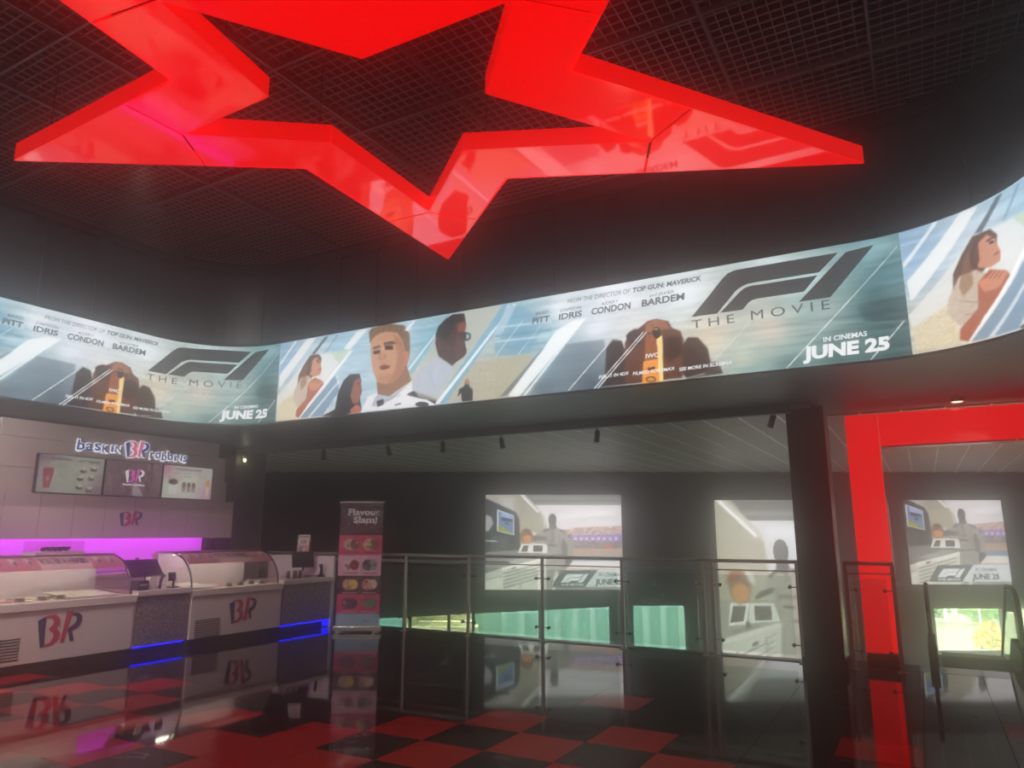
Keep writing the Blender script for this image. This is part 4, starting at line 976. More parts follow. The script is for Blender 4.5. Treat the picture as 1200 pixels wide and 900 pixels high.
for k, (a, b) in enumerate(((3.92, 4.79), (4.79, 5.66), (5.66, 6.53), (6.53, 7.40), (7.40, 8.27))):
    t = thing('wall_cabinet', ('first white wall cabinet over the counter, cut by the left edge of the photo', 'second white wall cabinet from the left, under the drinks menu', 'third white wall cabinet, carrying the left half of the emblem', 'fourth white wall cabinet, carrying the right end of the emblem', 'rightmost white wall cabinet beside the dark pier')[k], 'cabinet', (-10.2, (a + b) / 2, 1.42), group='wall cabinets over the counter')
    shift_parent(MB().box(-10.44, a + .001, 1.43, -9.97, b - .001, 1.995).build('body', M_fas), t)
    for c in (a, (a + b) / 2): shift_parent(MB().box(-9.968, c + .0025, 1.42, -9.95, c + .4325, 1.998).build('door', M_cab), t)
em = thing('emblem', 'navy and rose two-letter emblem across the wall cabinets', 'emblem', (-9.945, 6.48, 1.59)); logo(em, -9.948, 6.31, 6.66, 1.59, 1.81, (M_mblue, M_mpink), .003)
ml = tag(MB().box(-10.40, 3.95, 1.4195, -10.28, 8.06, 1.4290).build('cabinet_led_strip', M_pinkled), 'glowing magenta LED strip under the white wall cabinets', 'light strip')
tag(MB().box(-10.445, 3.9, .95, -10.425, 8.08, 1.42).build('splashback', mat('glowing_splashback', (236, 214, 236), .5, emit=(218, 66, 246), es=.8)), 'white splashback with a magenta glow put into its own surface', 'splashback')  # magenta glow put into the panel's own emission
bc = thing('back_counter', 'white back counter along the magenta-glowing splashback', 'counter', (-10.1, 6.2, 0))
shift_parent(MB().box(-10.42, 3.6, .1, -9.85, 8.2, .9).build('cupboard', M_cab), bc); shift_parent(MB().box(-10.42, 3.6, .9, -9.82, 8.2, .94).build('worktop', M_counter), bc)
M_grey = mat('mid_grey_plastic', (120, 116, 118), .4); M_choc = mat('dark_chocolate', (60, 34, 26), .5, noise=.3)
for k, (y, h, r_) in enumerate(((4.5, .20, .05), (4.95, .15, .035), (5.45, .22, .04), (6.0, .16, .05), (6.75, .2, .035), (7.15, .14, .05), (7.6, .18, .045))):
    b = thing('topping_jar', 'jar on the back counter, %s from the left against the magenta glow' % ('first', 'second', 'third', 'fourth', 'fifth', 'sixth', 'seventh')[k], 'jar', (-10.1, y, .94), group='jars on the back counter')
    MB().tube([(0, 0, 0), (0, 0, h * .8)], r_, 12).build('body', M_case if k % 2 else M_white, b, smooth=True); MB().tube([(0, 0, h * .8), (0, 0, h)], r_ * .8, 12).build('lid', M_grey, b)

# menu screens
M_menu = art_mat('menu_screen_picture', .85)
def menu_art(kind):
    a = Art(.9, .51, 100, lambda p: (p[0] * .9, p[1] * .51), (150, 152, 136))
    if kind == 0:
        a.field([((0, 1), (120, 92, 110)), ((0, .5), (150, 140, 140)), ((.3, .5), (160, 166, 146)), ((.7, .6), (160, 166, 146)), ((1, 0), (124, 104, 112)), ((0, 0), (140, 140, 130)), ((.5, 0), (150, 156, 140))])
        a.poly([(.10, .12), (.19, .12), (.24, .62), (.22, .66), (.12, .66), (.07, .62)], (142, 62, 72)); a.ell((.15, .36), .03, .05, (190, 120, 130))
        for k, (x, y) in enumerate(((.68, .62), (.84, .68), (.64, .40), (.82, .42), (.64, .16), (.80, .10))):
            a.ell((x, y), .055, .05, (84, 66, 62), 1, 1); a.ell((x + .01, y + .06), .035, .05, (196, 184, 160), .9, 1); a.ell((x, y - .03), .05, .02, (70, 52, 48), .9)
        for x, y, w_ in ((.28, .78, .18), (.28, .70, .15), (.28, .60, .18), (.28, .50, .12), (.28, .42, .16), (.28, .26, .10), (.52, .80, .1), (.52, .52, .12), (.52, .28, .08), (.90, .78, .08), (.88, .52, .1)):
            for q in range(2): a.poly([(x, y - q * .035), (x + w_, y - q * .035), (x + w_, y - q * .035 + .012), (x, y - q * .035 + .012)], (96, 98, 90), .7, 0)
    elif kind == 1:
        a.c[:] = np.array((96, 74, 76)); a.noise(26, .025, .10, 5).noise(18, .012, .05, 6)
        a.poly([(.50, .0), (.70, .0), (.54, .40), (.48, .40)], (170, 160, 164), .8, 1)
    else:
        a.field([((0, 1), (190, 120, 150)), ((.3, .9), (190, 180, 170)), ((0, .3), (190, 200, 180)), ((.5, .5), (206, 214, 192)), ((1, .9), (190, 190, 180)), ((1, .1), (190, 150, 170))])
        a.poly([(.13, .12), (.27, .12), (.29, .42), (.11, .42)], (214, 214, 208)); a.ell((.20, .50), .09, .09, (78, 56, 50), 1, 1); a.line((.13, .55), (.10, .70), .012, (150, 100, 60))
        for x in (.42, .52, .62): a.poly([(x - .035, .2), (x + .035, .2), (x + .045, .38), (x - .045, .38)], (150, 140, 130)); a.ell((x, .43), .04, .08, (116, 84, 76), 1, 1)
        a.poly([(.90, .06), (.93, .06), (.96, .45), (.87, .45)], (220, 200, 190)); a.ell((.915, .5), .045, .12, (206, 150, 84), 1, 1)
        for x, y in ((.16, .78), (.40, .80), (.62, .8), (.40, .68), (.72, .7)):
            for q in range(2): a.poly([(x, y - q * .045), (x + .15, y - q * .045), (x + .15, y - q * .045 + .014), (x, y - q * .045 + .014)], (110, 116, 100), .7, 0)
    return a
for k, (y0, lab) in enumerate(((5.17, 'left menu screen over the counter, with a tall red drink and hot treats'), (6.08, 'middle dark brown screen over the counter with a pale emblem'), (6.985, 'right menu screen over the counter, with tubs of scoops and a cone'))):
    t = thing('menu_screen', lab, 'screen', (-10.06, y0 + .45, 2.02), group='menu screens over the counter')
    shift_parent(MB().box(-10.095, y0, 2.015, -10.035, y0 + .895, 2.53).build('bezel', M_blackpl), t)
    a = menu_art(k); o = a.mesh('picture', lambda U, V: (U * 0 - 10.032, y0 + .012 + U * .967, 2.025 + V * .97), M_menu, t); shift_parent(o, t)
    fn = lambda u, v: (-10.029, u, v)
    if k == 0:
        mb = MB(); text_mesh(mb, 'BEVERAGES', y0 + .16, 2.455, .27, .035, fn, .03); text_mesh(mb, 'HOT TREATS', y0 + .52, 2.445, .30, .035, fn, .03)
        shift_parent(mb.build('lettering', glow('menu_dark_lettering', (70, 52, 66), .6)), t)
    if k == 2:
        mb = MB(); text_mesh(mb, 'SCOOPS & SUNDAES', y0 + .22, 2.455, .46, .035, fn, .03); shift_parent(mb.build('lettering', glow('menu_plum_lettering', (120, 50, 80), .6)), t)
    if k == 1:
        logo(t, -10.031, y0 + .30, y0 + .60, 2.22, 2.42, (glow('menu_white_emblem', (236, 230, 232), .9), glow('menu_pink_emblem', (214, 84, 180), .9)), .003)
        mb = MB(); text_mesh(mb, 'baskin robbins', y0 + .28, 2.175, .34, .03, fn, .03); shift_parent(mb.build('lettering', MATS['menu_white_emblem']), t)

# ------------------------------------------------------------------ ice cream display freezers
M_tub = mat('cream_white_well', (236, 236, 214), .5); M_sign = mat('plum_header', (126, 62, 72), .4); M_signtxt = mat('dark_header_text', (60, 26, 34), .5)
M_caselamp = glow('display_lamp', (250, 255, 225), 30.)
def header_art(L, tc):
    a = Art(L, .10, 130, None, (200, 116, 128)); a.noise(10, .2, .05, 9)
    r = random.Random(int(L * 10))
    for q in range(int(L / .16)):
        u = .08 + q * .16
        if abs(u - tc) < .34: continue
        a.ell((u, .045), .05, .022, (196, 160, 160), .9, 1); a.ell((u, .06), .03, .02, (232, 210, 200), .9, 1); a.ell((u + .015, .04), .02, .012, (96, 50, 40), .9)
    a.poly([(tc - .3, .0), (tc + .3, .0), (tc + .3, .1), (tc - .3, .1)], (240, 204, 204), .8, 2)
    return a
M_header = art_mat('freezer_header_picture', 1., lit=False)
def freezer(label, y0, y1, vent, lg, ng):
    t = thing('ice_cream_freezer', label, 'freezer', (-9.1, (y0 + y1) / 2, 0), group='ice cream display freezers'); p = lambda o: shift_parent(o, t)
    p(MB().box(-9.5, y0, .11, -8.60, y1, .66).build('body', M_white, bevel=.004))
    p(MB().box(-9.45, y0 + .02, 0, -8.68, y1 - .02, .11).build('plinth', M_plinth))
    for b in ((-8.74, y0 - .005, .66, -8.575, y1 + .005, .745), (-9.5, y0, .66, -9.36, y1, .745), (-9.36, y0, .66, -8.74, y0 + .08, .745), (-9.36, y1 - .08, .66, -8.74, y1, .745)):
        p(MB().box(*b).build('rim', M_counter, bevel=.006))
    p(MB().box(-9.36, y0 + .08, .62, -8.74, y1 - .08, .735).build('well_floor', M_tub))
    n = 9; prof = [(-8.66 - .46 * (1 - math.cos(a * PI / 2)) , .745 + .47 * math.sin(a * PI / 2)) for a in [k / n for k in range(n + 1)]]
    m = MB(); vs = []
    for x, z in prof: vs += [(x, y0 + .03, z), (x, y1 - .03, z), (x - .006, y1 - .03, z - .004), (x - .006, y0 + .03, z - .004)]
    fs = []
    for k in range(n):
        for q in range(4): fs.append((k * 4 + q, (k + 1) * 4 + q, (k + 1) * 4 + (q + 1) % 4, k * 4 + (q + 1) % 4))
    fs += [(0, 1, 2, 3), (n * 4 + 3, n * 4 + 2, n * 4 + 1, n * 4)]
    m.add(vs, fs); p(m.build('curved_glass', M_case, smooth=False))
    side = prof + [(-9.42, 1.215), (-9.42, .745)]
    for yy in (y0 + .025, y1 - .033):
        p(MB().prism(side, 0, .006, lambda u, v, w_: (u, yy + w_, v)).build('side_glass', M_case))
        p(MB().tube([(x, yy + .003, z) for x, z in prof], .012, 6).build('edge_trim', M_darksteel))
    p(MB().box(-9.44, y0 + .02, 1.215, -9.08, y1 - .02, 1.24).build('top_shelf', mat('grey_case_top', (128, 104, 106), .4)))
    p(MB().box(-9.44, y0 + .03, .745, -9.425, y1 - .03, 1.215).build('rear_panel', mat('lilac_rear_panel', (205, 190, 198), .4)))
    p(MB().box(-9.16, y0 + .06, 1.195, -9.12, y1 - .06, 1.214).build('lamp', M_caselamp))
    # header strip bent to the upper front of the glass
    L = y1 - y0 - .1; tc = ((5.03 if y0 < 5 else 7.46) - y0 - .05); a = header_art(L, tc)
    def hf(U, V):
        k = .78 + V / .10 * .76; return -8.652 - .46 * (1 - np.cos(k)), y0 + .05 + U, .747 + .47 * np.sin(k)
    hd = a.mesh('header_strip', hf, M_header, t); p(hd)
    mb = MB(); text_mesh(mb, 'WINTER WARMERS', y0 + .05 + tc - .28, .028, .56, .046, lambda u, v: (-8.644 - .46 * (1 - math.cos(.78 + v * 7.6)), u, .751 + .47 * math.sin(.78 + v * 7.6)), .012)
    mb.build('lettering', M_signtxt, hd)
    for q in range(vent[2]):
        z = vent[1] - q * .0305; p(MB().box(-8.602, vent[0], z - .012, -8.596, vent[0] + .40, z).build('vent_slot', M_plinth))
    logo(t, -8.599, lg[0], lg[1], lg[2], lg[3], (M_mblue, M_mpink), .003)
    for q in range(int((y1 - y0 - .2) / .2)):
        for r_ in range(2):
            y = y0 + .18 + q * .2
            m = MB().tube([(-9.2 + r_ * .22, y, .70), (-9.2 + r_ * .22, y, .742)], .085, 18); p(m.build('tub', M_tub))
            if (q, r_) != (0, 0) and (q + r_) % 2 == 0:
                p(MB().tube([(-9.2 + r_ * .22, y, .74), (-9.2 + r_ * .22, y, .752)], .074, 14).build('ice_cream', mat(('pink_ice_cream', 'brown_ice_cream', 'mint_ice_cream')[q % 3], ((220, 150, 170), (130, 84, 62), (170, 214, 180))[q % 3], .7, bump=.4, bscale=50)))
    if ng[0]:
        p(MB().box(-9.34, ng[0], .765, -8.72, ng[1], .775, Matrix.Translation((-9, 0, .77)) @ Matrix.Rotation(.06, 4, 'Y') @ Matrix.Translation((9, 0, -.77))).build('well_cover', mat('clear_white_cover', (240, 240, 224), .25)))
    return t
freezer('left curved-glass ice cream freezer, cut by the left edge of the photo', 3.70, 5.78, (4.09, .385, 8), (4.65, 5.14, .26, .62), (5.05, 5.66))
freezer('right curved-glass ice cream freezer between the two speckled counters', 6.59, 8.16, (6.67, .345, 8), (7.21, 7.69, .25, .59), (6.70, 7.10))
M_card = mat('white_flavour_card', (225, 226, 212), .5); M_cardtx = mat('flavour_card_print', (70, 52, 50), .6)
for k, y in enumerate((4.52, 4.76, 4.96, 7.32, 7.52, 7.72, 7.93)):
    t = thing('flavour_card', ('white flavour card on the rim of the left freezer, %s of three' % ('leftmost', 'middle', 'rightmost')[k]) if k < 3 else ('white flavour card on the rim of the right freezer, %s of four' % ('first', 'second', 'third', 'last')[k - 3]), 'card', (-8.77, y, .745), group='flavour cards in the freezers')
    MB().box(-.012, -.055, 0, 0, .055, .05).build('card', M_card, t); MB().box(.0005, -.045, .028, .002, .03, .042).build('print', M_cardtx, t); MB().box(.0005, -.03, .01, .002, .045, .02).build('print', M_cardtx, t)
    m = MB().tube([(-.08, 0, .026), (-.16, .02, .036)], .010, 8).ball((-.07, 0, .026), .024, 1, 1, .6); m.build('scoop', M_steel, t)

def pay_counter(label, y0, y1, end):
    t = thing('pay_counter', label, 'counter', (-9.0, (y0 + y1) / 2, 0), group='speckled pay counters'); p = lambda o: shift_parent(o, t)
    p(MB().box(-9.4, y0, .12, -8.63, y1, .72).build('body', M_white)); p(MB().box(-8.63, y0 + .02, .12, -8.612, y1 - .02, .71).build('mosaic_panel', M_mosaic))
    p(MB().box(-9.4, y0, 0, -8.75, y1, .12).build('plinth', M_plinth)); p(MB().box(-9.42, y0 - .01, .72, -8.575, y1 + .01, .785).build('worktop', M_counter, bevel=.006))
    p(MB().box(-8.66, y0 + .03, .098, -8.63, y1 - .03, .112).build('blue_led_strip', M_blue))
    if end: p(MB().box(-9.4, y1 - .02, .0, -8.60, y1 + .02, .72).build('end_panel', M_white)); p(MB().box(-8.66, y1 - .14, .02, -8.63, y1 - .04, .112).build('blue_led_strip', M_blue))
    return t
pay_counter('near speckled mosaic pay counter with blue light below, between the two freezers', 5.80, 6.57, False)
pay_counter('far speckled mosaic pay counter with blue light below, beside the roll-up banner', 8.18, 9.26, True)
tag(MB().box(-10.15, 9.285, 0, -8.62, 9.33, 1.12).build('end_screen_wall', M_white, bevel=.004), 'white half-height panel wall closing the far end of the counter', 'partition')

# things on the counters
def pos(label, x, y, z, rz, w_, h_, tilt):
    t = thing('till_monitor', label, 'monitor', (x, y, z), rz, group='till monitors'); R = Matrix.Translation((0, 0, .17)) @ Matrix.Rotation(tilt, 4, 'Y')
    MB().box(-.02, -w_ / 2, -.02, .02, w_ / 2, h_, R).build('housing', M_blackpl, t, bevel=.006); MB().box(-.0225, -w_ / 2 + .02, 0, -.0205, w_ / 2 - .02, h_ - .02, R).build('display', mat('dark_display', (14, 16, 20), .1), t)
    MB().tube([(0, 0, .02), (0, 0, .2)], .022, 10).build('stem', M_blackpl, t); MB().box(-.09, -.1, 0, .09, .1, .02).build('foot', M_blackpl, t, bevel=.004)
    return t
pos('large dark till monitor seen from behind on the near pay counter', -9.02, 6.18, .785, 0, .48, .25, -.75)
pos('dark till monitor on the far pay counter, beside the folding menu', -9.05, 9.02, .785, -.5, .36, .24, -.3)
t = thing('star_ornament', 'pink star ornament propped on top of the near till monitor', 'ornament', (-9.13, 6.36, 1.19))
pts = [((.07 if k % 2 == 0 else .028) * math.sin(k * PI / 5), (.07 if k % 2 == 0 else .028) * math.cos(k * PI / 5)) for k in range(10)]
MB().prism(pts, 0, .012, lambda u, v, w_: (w_, u, v)).build('star', mat('pink_star', (236, 150, 150), .4), t); MB().prism([(a * .6, b * .6) for a, b in pts], .012, .02, lambda u, v, w_: (w_, u, v)).build('star_centre', mat('gold_star', (236, 214, 160), .4), t)
t = thing('receipt_printer', 'small black receipt printer on the near pay counter', 'printer', (-8.75, 5.93, .785)); MB().box(-.09, -.07, 0, .07, .07, .12).build('body', M_blackpl, t, bevel=.01); MB().box(.071, -.05, .06, .073, .05, .075).build('paper_slot', M_white, t)
t = thing('napkin_box', 'white box standing beside the receipt printer', 'box', (-8.77, 6.08, .785)); MB().box(-.05, -.04, 0, .05, .04, .15).build('box', M_white, t, bevel=.003); MB().box(-.04, -.03, .15, .04, .03, .156).build('flap', M_fas, t)
t = thing('card_reader', 'black card reader on a stand on the near pay counter', 'card reader', (-8.78, 6.42, .785)); MB().tube([(0, 0, 0), (0, 0, .1)], .014, 8).build('stem', M_blackpl, t); MB().box(-.03, -.045, .09, .02, .045, .2, Matrix.Rotation(-.2, 4, 'Y')).build('reader', M_blackpl, t, bevel=.008); MB().box(-.06, -.05, 0, .05, .05, .015).build('foot', M_blackpl, t)
t = thing('barcode_scanner', 'black barcode scanner resting in its holder near the card reader', 'scanner', (-8.80, 6.24, .785)); MB().tube([(0, 0, 0), (.01, 0, .09), (.03, .01, .14)], .018, 8).build('handle', M_blackpl, t); MB().ball((.04, .01, .16), .035, 1.2, .8, .7).build('head', M_blackpl, t); MB().tube([(0, 0, .02), (-.05, -.08, .005), (-.1, -.1, .1), (-.14, -.02, .2)], .005, 6).build('cable', M_blackpl, t)
t = thing('telephone_handset', 'black handset standing upright at the right end of the far pay counter', 'handset', (-8.78, 9.16, .785)); MB().tube([(0, 0, .02), (0, .02, .1), (0, -.01, .2)], [.035, .022, .035], 10).build('handset', M_blackpl, t); MB().box(-.05, -.05, 0, .05, .05, .03).build('cradle', M_blackpl, t, bevel=.005); MB().tube([(0, -.05, .02), (-.05, -.14, .03), (-.02, -.22, .01)], .005, 6).build('cable', M_blackpl, t)
t = thing('sample_cup_rack', 'clear rack of small cups on the far pay counter', 'rack', (-8.82, 8.62, .785)); MB().box(-.10, -.16, 0, .10, .16, .09).build('box', M_case, t)
for a in range(3):
    for b in range(5): MB().tube([(-.06 + .06 * a, -.12 + .06 * b, .01), (-.06 + .06 * a, -.12 + .06 * b, .12)], [.018, .025], 8).build('cup', (M_white, M_grey)[(a + b) % 2], t)
t = thing('folding_menu', 'pink and white folding table menu standing on the end panel wall', 'menu', (-9.28, 9.25, 1.12)); t.rotation_euler = (0, 0, math.radians(29))
for sgn, nm in ((-1, 'front_leaf'), (1, 'back_leaf')):
    MB().prism([(sgn * .085, 0), (sgn * .091, 0), (sgn * .009, .345), (sgn * .003, .345)], -.10, .10, lambda u, v, q: (q, u, v)).build(nm, mat('pale_pink_card', (206, 176, 176), .5), t)
fm = Art(.18, .32, 120, lambda p: (p[0] * .18, p[1] * .32), (206, 170, 170)); fm.poly([(.05, .52), (.95, .52), (.95, .85), (.05, .85)], (226, 208, 200)); fm.ell((.5, .68), .3, .1, (96, 76, 76), 1, 1); fm.ell((.45, .70), .12, .06, (206, 170, 150)); fm.poly([(.05, .05), (.95, .05), (.95, .46), (.05, .46)], (196, 84, 108)); fm.ell((.4, .26), .25, .16, (60, 66, 84), 1, 1); fm.ell((.6, .28), .12, .1, (222, 200, 196)); fm.poly([(.1, .9), (.9, .9), (.9, .96), (.1, .96)], (96, 40, 60))
M_print = art_mat('printed_picture', 1., lit=False)
fm.mesh('printed_face', lambda U, V: (U - .09, -.0935 + .0822 * (V + .012) / .345, V + .012), M_print, t)
t = thing('cake_display_box', 'clear plastic box of chocolates standing on top of the left freezer', 'display box', (-9.22, 5.07, 1.24))
MB().box(-.15, -.29, 0, .15, .29, .035).build('tray', M_fas, t); MB().box(-.14, -.28, .035, .14, .28, .16).build('clear_cover', M_case, t)
for k in range(5):
    m = MB().ball((0, 0, .02), .035, 1.2, 1.1, .7); m.ball((.03, .02, .035), .018); o = m.build('chocolate_cake', M_choc, None, smooth=True)
    tag(o, 'dark chocolate cake in the clear box, %s from the left' % ('first', 'second', 'third', 'fourth', 'fifth')[k], 'cake', 'chocolates in the clear box'); o.location = (-9.2, 4.94 + k * .065, 1.285)

# ------------------------------------------------------------------ roll-up banner
bn = thing('rollup_banner', 'tall roll-up banner with rows of ice cream pictures beside the counter', 'banner', (-7.74, 8.92, 0), math.radians(28.8))
W2, H2 = .68, 1.90
MB().box(-.37, -.05, .02, .37, .05, .09).build('base_housing', M_steel, bn, bevel=.01)
for x in (-.28, .28): MB().box(x - .03, -.14, 0, x + .03, .14, .02).build('foot', M_steel, bn)
MB().box(-.35, -.012, 1.965, .35, .012, 1.985).build('top_bar', M_steel, bn); MB().tube([(0, .02, .09), (0, .02, 1.97)], .01, 8).build('support_pole', M_steel, bn)
MB().box(-.34, -.002, .085, .34, .002, 1.967).build('sheet', M_fas, bn)
ba = Art(W2, H2, 110, lambda p: (p[0] * W2, (1 - p[1]) * H2), (66, 36, 44))
rows = [(.0, .27, (66, 38, 46)), (.27, .43, (206, 62, 104)), (.43, .595, (226, 170, 188)), (.595, .745, (58, 34, 42)), (.745, .895, (200, 54, 98)), (.895, 1.0, (150, 178, 196))]
for a, b, c in rows: ba.poly([(0, a), (1, a), (1, b), (0, b)], c, 1, 0)
r = random.Random(8)
for (y, cols) in ((.345, (((206, 190, 160), (110, 70, 50), (190, 150, 90)), ((210, 190, 140), (120, 80, 56), (200, 110, 110)))), (.51, (((232, 196, 196), (130, 50, 56), (90, 50, 50)), ((70, 66, 72), (150, 146, 150), (40, 36, 40)))),
                  (.665, (((190, 150, 130), (226, 196, 90), (90, 70, 80)), ((206, 120, 110), (220, 200, 180), (70, 60, 64)))), (.815, (((110, 56, 80), (60, 40, 56), (190, 160, 190)), ((150, 110, 100), (90, 120, 90), (200, 120, 120))))):
    for x, cs in zip((.30, .74), cols):
        ba.ell((x, y), .19, .048, (236, 220, 220) if y < .6 else (90, 60, 70), .35, 1); ba.ell((x - .05, y), .13, .045, cs[0], 1, 1, 0, 14); ba.ell((x + .07, y), .11, .04, cs[1], 1, 1, 0, 14)
        for q in range(5): ba.ell((x + r.uniform(-.12, .12), y + r.uniform(-.03, .03)), .03, .012, cs[q % 3], .9, 1)
        ba.poly([(x - .17, y + .062), (x + .17, y + .062), (x + .17, y + .069), (x - .17, y + .069)], (236, 216, 222) if 'x' and y > .6 else (120, 40, 60), .8, 0)
for x, c in ((.15, (190, 60, 90)), (.35, (190, 60, 90)), (.56, (190, 70, 96)), (.76, (200, 140, 150))):
    ba.poly([(x - .08, .20), (x + .07, .20), (x + .07, .205), (x - .08, .205)], c, .9, 0); ba.ell((x + .06, .178), .016, .006, (236, 220, 220), 1, 0); ba.poly([(x - .07, .215), (x + .08, .215), (x + .08, .219), (x - .07, .219)], (150, 70, 90), .8, 0)
ba.poly([(.18, .155), (.86, .155), (.86, .158), (.18, .158)], (170, 60, 80), .9, 0)
ba.mesh('printed_face', lambda U, V: (U - W2 / 2, U * 0 - .0035, .075 + V), M_print, bn)
# slab-serif title: strokes of the plain letters plus serif bars
mb = MB(); bf = lambda u, v: (u, -.006, v)
text_mesh(mb, 'Flavour', -.21, 1.775, .50, .095, bf, .03); text_mesh(mb, 'Slam!', -.13, 1.655, .38, .095, bf, .03)
for x, z, w_ in ((-.198, 1.773, .055), (-.198, 1.866, .05), (-.115, 1.773, .04), (-.118, 1.866, .028), (.165, 1.773, .034), (.262, 1.773, .045), (-.058, 1.653, .0), (-.025, 1.653, .04), (-.03, 1.75, .028), (.118, 1.653, .04), (.165, 1.653, .036), (.21, 1.653, .036)):
    if w_: mb.box(x - w_ / 2, -.007, z - .003, x + w_ / 2, -.005, z + .008)
mb.build('title_lettering', mat('banner_white_print', (236, 226, 226), .5), bn)
mb = MB(); text_mesh(mb, 'Joy !', .08, .155, .12, .045, bf, .03); mb.build('small_lettering', mat('banner_navy_print', (50, 60, 90), .5), bn)

# ------------------------------------------------------------------ track lights, downlights
tr = tag(MB().box(-10.0, 9.03, 2.915, -1.66, 9.06, 2.945).build('lighting_track', M_blackpl), 'long black lighting track along the front of the rear ceiling', 'track')
spot0 = thing('track_spotlight', 'black track spotlight above the roll-up banner, first on the track', 'spotlight', (-8.74, 9.045, 2.915), .3, 'track spotlights')
MB().tube([(0, 0, 0), (0, 0, -.07)], .012, 8).build('stem', M_blackpl, spot0)
R = Matrix.Translation((0, 0, -.09)) @ Matrix.Rotation(.45, 4, 'X') @ Matrix.Rotation(.2, 4, 'Y')
m = MB(); n = 14
for z0, z1, r0, r1 in ((.04, -.10, .036, .036), (-.10, -.115, .040, .040)):
    m.tube([tuple(R @ Vector((0, 0, z0))), tuple(R @ Vector((0, 0, z1)))], [r0, r1], n)
lb = m.build('lamp_body', M_blackpl, spot0); MB().tube([tuple(R @ Vector((0, 0, -.1152))), tuple(R @ Vector((0, 0, -.117)))], .03, 12).build('lens', mat('unlit_lens', (60, 60, 58), .1), lb)
for x, lab, rz in ((-7.36, 'second', -.3), (-6.3, 'third', .1), (-5.25, 'fourth', -.2), (-3.74, 'fifth', .2)):
    dup(spot0, (x, 9.045, 2.915), 'black track spotlight hanging from the lighting track, %s from the left' % lab, rz)
dup(spot0, (-1.45, 9.045, 2.95), 'lone black spotlight on the rear ceiling just left of the black pillar', .5)
def downlight(label, x, y, z, energy, target, size=60, col=(1, .93, .86)):
    t = thing('downlight', label, 'downlight', (x, y, z)); MB().tube([(0, 0, -.02), (0, 0, .03)], .075, 18).build('ring', mat('brass_ring', (200, 170, 120), .3, .8), t); MB().tube([(0, 0, -.0215), (0, 0, -.022)], .055, 16).build('lens', glow('downlight_lens', (255, 236, 200), 3.), t)
    l = bpy.data.lights.new('downlight_lamp', 'SPOT'); l.energy = energy; l.color = col; l.spot_size = math.radians(size); l.spot_blend = .7; l.shadow_soft_size = .06
    o = bpy.data.objects.new('downlight_lamp', l); C.objects.link(o); o.location = (x, y, z - .04)
    o.rotation_euler = (Vector(target) - Vector((x, y, z))).to_track_quat('-Z', 'Y').to_euler(); o.parent = None
    return t
ADDED_DL = ADDED_DOWNLIGHT_POWER
downlight('small brass-ringed downlight in the cell grid near the left tip of the star', -6.9, 4.2, 5.44, 200, (-7.2, 5.0, 0), 70)
downlight('round downlight in the soffit above the red portal', .48, 9.3, 2.95, 4, (.48, 9.3, 0), 80)
for k, (x, y) in enumerate(((-6.6, .9), (-7.2, -.2))):
    downlight('added out-of-view downlight behind the star, brightening the ice cream counter' + (' (farther back)' if k else ''), x, y, 5.44, ADDED_DL, (-9.6, 6.4, .9 + 1.0 * k), 62, (1, .90, .88))  # lamps added out of view to brighten the counter
downlight('added unseen downlight behind the viewer, brightening the red floor tiles', -2.2, -1.2, 5.44, 800, (-4.6, 4.4, 0), 70)  # unseen lamp added to lift the red tiles
for k, y in enumerate((3.3, 2.1)):
    downlight('added out-of-view soffit downlight brightening the sign fascia' + (' (farther from the counter)' if k else ''), -9.25, y, 2.95, 170, (-10.15, 6.6, 2.25), 60, (1, .90, .88))  # out-of-view lamps added so the fascia gets enough light
lt = thing('pier_spotlight', 'small lit spotlight shining from the dark pier beside the counter', 'spotlight', (-10.18, 8.62, 2.74)); MB().tube([(-.04, 0, .05), (.02, -.02, -.0)], [.03, .045], 12).build('lamp_body', M_blackpl, lt); MB().ball((.04, -.03, -.01), .022).build('bulb', glow('lit_bulb', (255, 240, 180), 30.), lt)

# hidden lamps added on the lower floor to brighten the rear ceiling
for k, (u, d) in enumerate(((-3.5, 14.2), (2.5, 14.5), (8.0, 15.0))):
    t = thing('added_uplighter', 'added uplighter hidden on the lower floor, %s from the left' % ('first', 'second', 'third')[k], 'added lamp', far(u, d, -5)); MB().tube([(0, 0, 0), (0, 0, 2.2)], .03, 8).build('pole', M_blackpl, t); MB().tube([(0, 0, 2.2), (0, 0, 2.35)], [.06, .2], 14, False).build('shade', M_blackpl, t); MB().tube([(0, 0, 0), (0, 0, .03)], .18, 14).build('base', M_blackpl, t)
    l = bpy.data.lights.new('added_uplighter_lamp', 'POINT'); l.energy = ADDED_UPLIGHT; l.color = (.95, 1, .86); l.shadow_soft_size = .12
    o = bpy.data.objects.new('added_uplighter_lamp', l); C.objects.link(o); o.location = far(u, d, -2.55)

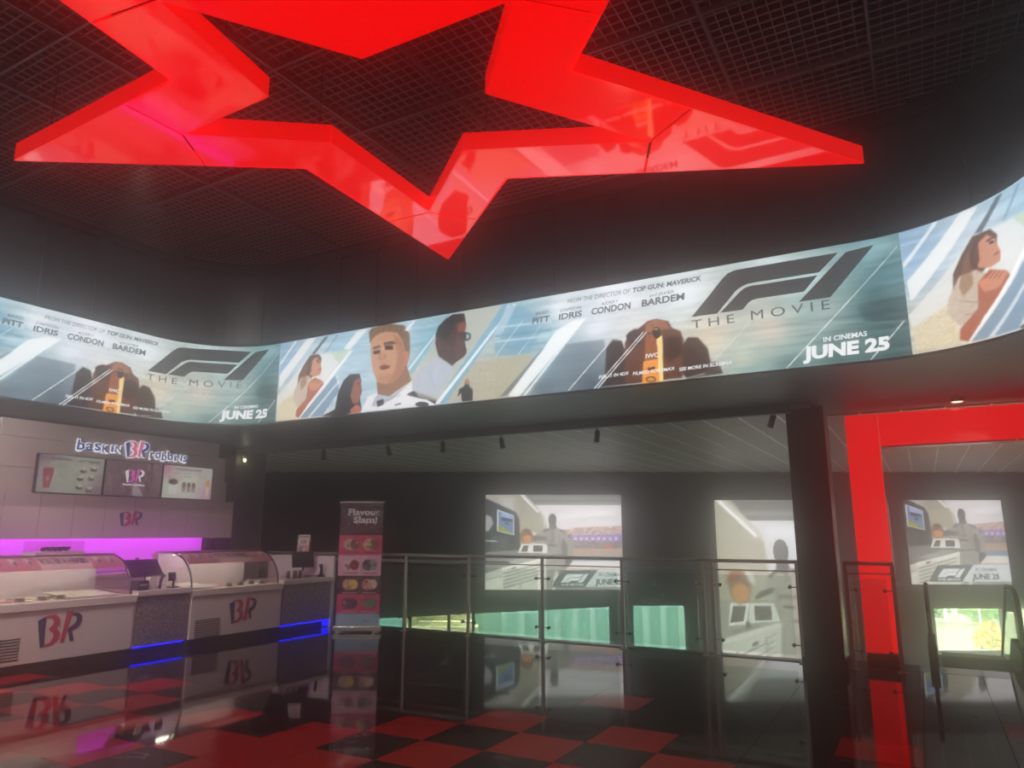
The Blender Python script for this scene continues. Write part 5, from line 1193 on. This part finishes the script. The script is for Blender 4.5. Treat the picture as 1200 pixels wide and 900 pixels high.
# ------------------------------------------------------------------ escalator
es = thing('escalator', 'escalator going down behind the red portal, seen from its ridged landing plate', 'escalator', (.40, 10, 0)); p = lambda o: shift_parent(o, es)
M_alu = mat('ridged_aluminium', (124, 122, 108), .35, .7)
p(MB().box(.0, 9.95, -.1, .80, 10.9, -.002).build('landing_plate', M_alu))
rb = MB()
for k in range(24): rb.box(.05, 9.98 + k * .036, -.002, .75, 9.998 + k * .036, .004)
p(rb.build('ridge_pattern', M_alu, kind='stuff'))
for k in range(14): p(MB().box(.06, 10.92 + k * .4, -.06 - .0 - max(0, k - 0) * .21, .74, 11.34 + k * .4, -.02 - k * .21).build('step', M_alu))
for x, lab in ((-.08, 'left'), (.80, 'right')):
    prof = [(9.9, 0), (9.9, .22), (10.9, .25), (17, -3.1), (17, -3.6), (10.9, -.2)]
    p(MB().prism([(a, b) for a, b in prof], x, x + .09, lambda u, v, w_: (w_, u, v)).build('skirt', M_darksteel))
    g = [(10.05, .22), (10.0, .5), (10.12, .74), (10.4, .82), (11.1, .80), (17, -2.4), (17, -3.1), (10.9, .25)]
    p(MB().prism(g, x + .035, x + .05, lambda u, v, w_: (w_, u, v)).build('balustrade_panel', glass_mat('smoked_glass', (120, 124, 118), .12)))
    hr = [(10.12, .26), (9.98, .38), (9.95, .55), (10.02, .74), (10.2, .84), (10.5, .87), (11.1, .85), (17, -2.35)]
    p(MB().tube([(x + .043, a, b) for a, b in hr], .024, 10).build('handrail', M_blackpl, smooth=True))
    p(MB().tube([(x + .043, a, b - .045) for a, b in hr[3:]], .012, 8).build('handrail_guide', M_steel))

# scatter volume added to stand in for lens bloom
def bloom_box():
    m = bpy.data.materials.new('bloom_scatter'); m.use_nodes = True; nt = m.node_tree
    nt.nodes.remove(nt.nodes['Principled BSDF'])
    v = nt.nodes.new('ShaderNodeVolumeScatter'); v.inputs['Density'].default_value = BLOOM_DENSITY; v.inputs['Anisotropy'].default_value = BLOOM_G; v.inputs['Color'].default_value = (1, 1, 1, 1)
    nt.links.new(v.outputs[0], nt.nodes['Material Output'].inputs['Volume'])
    o = MB().box(-19, -3.9, -4.9, 8, 24, 5.9).build('bloom_volume', m, kind='stuff')
    o['label'] = 'added scatter volume through the whole foyer standing in for lens bloom'; o['category'] = 'bloom_volume'
    return o
bloom_box()
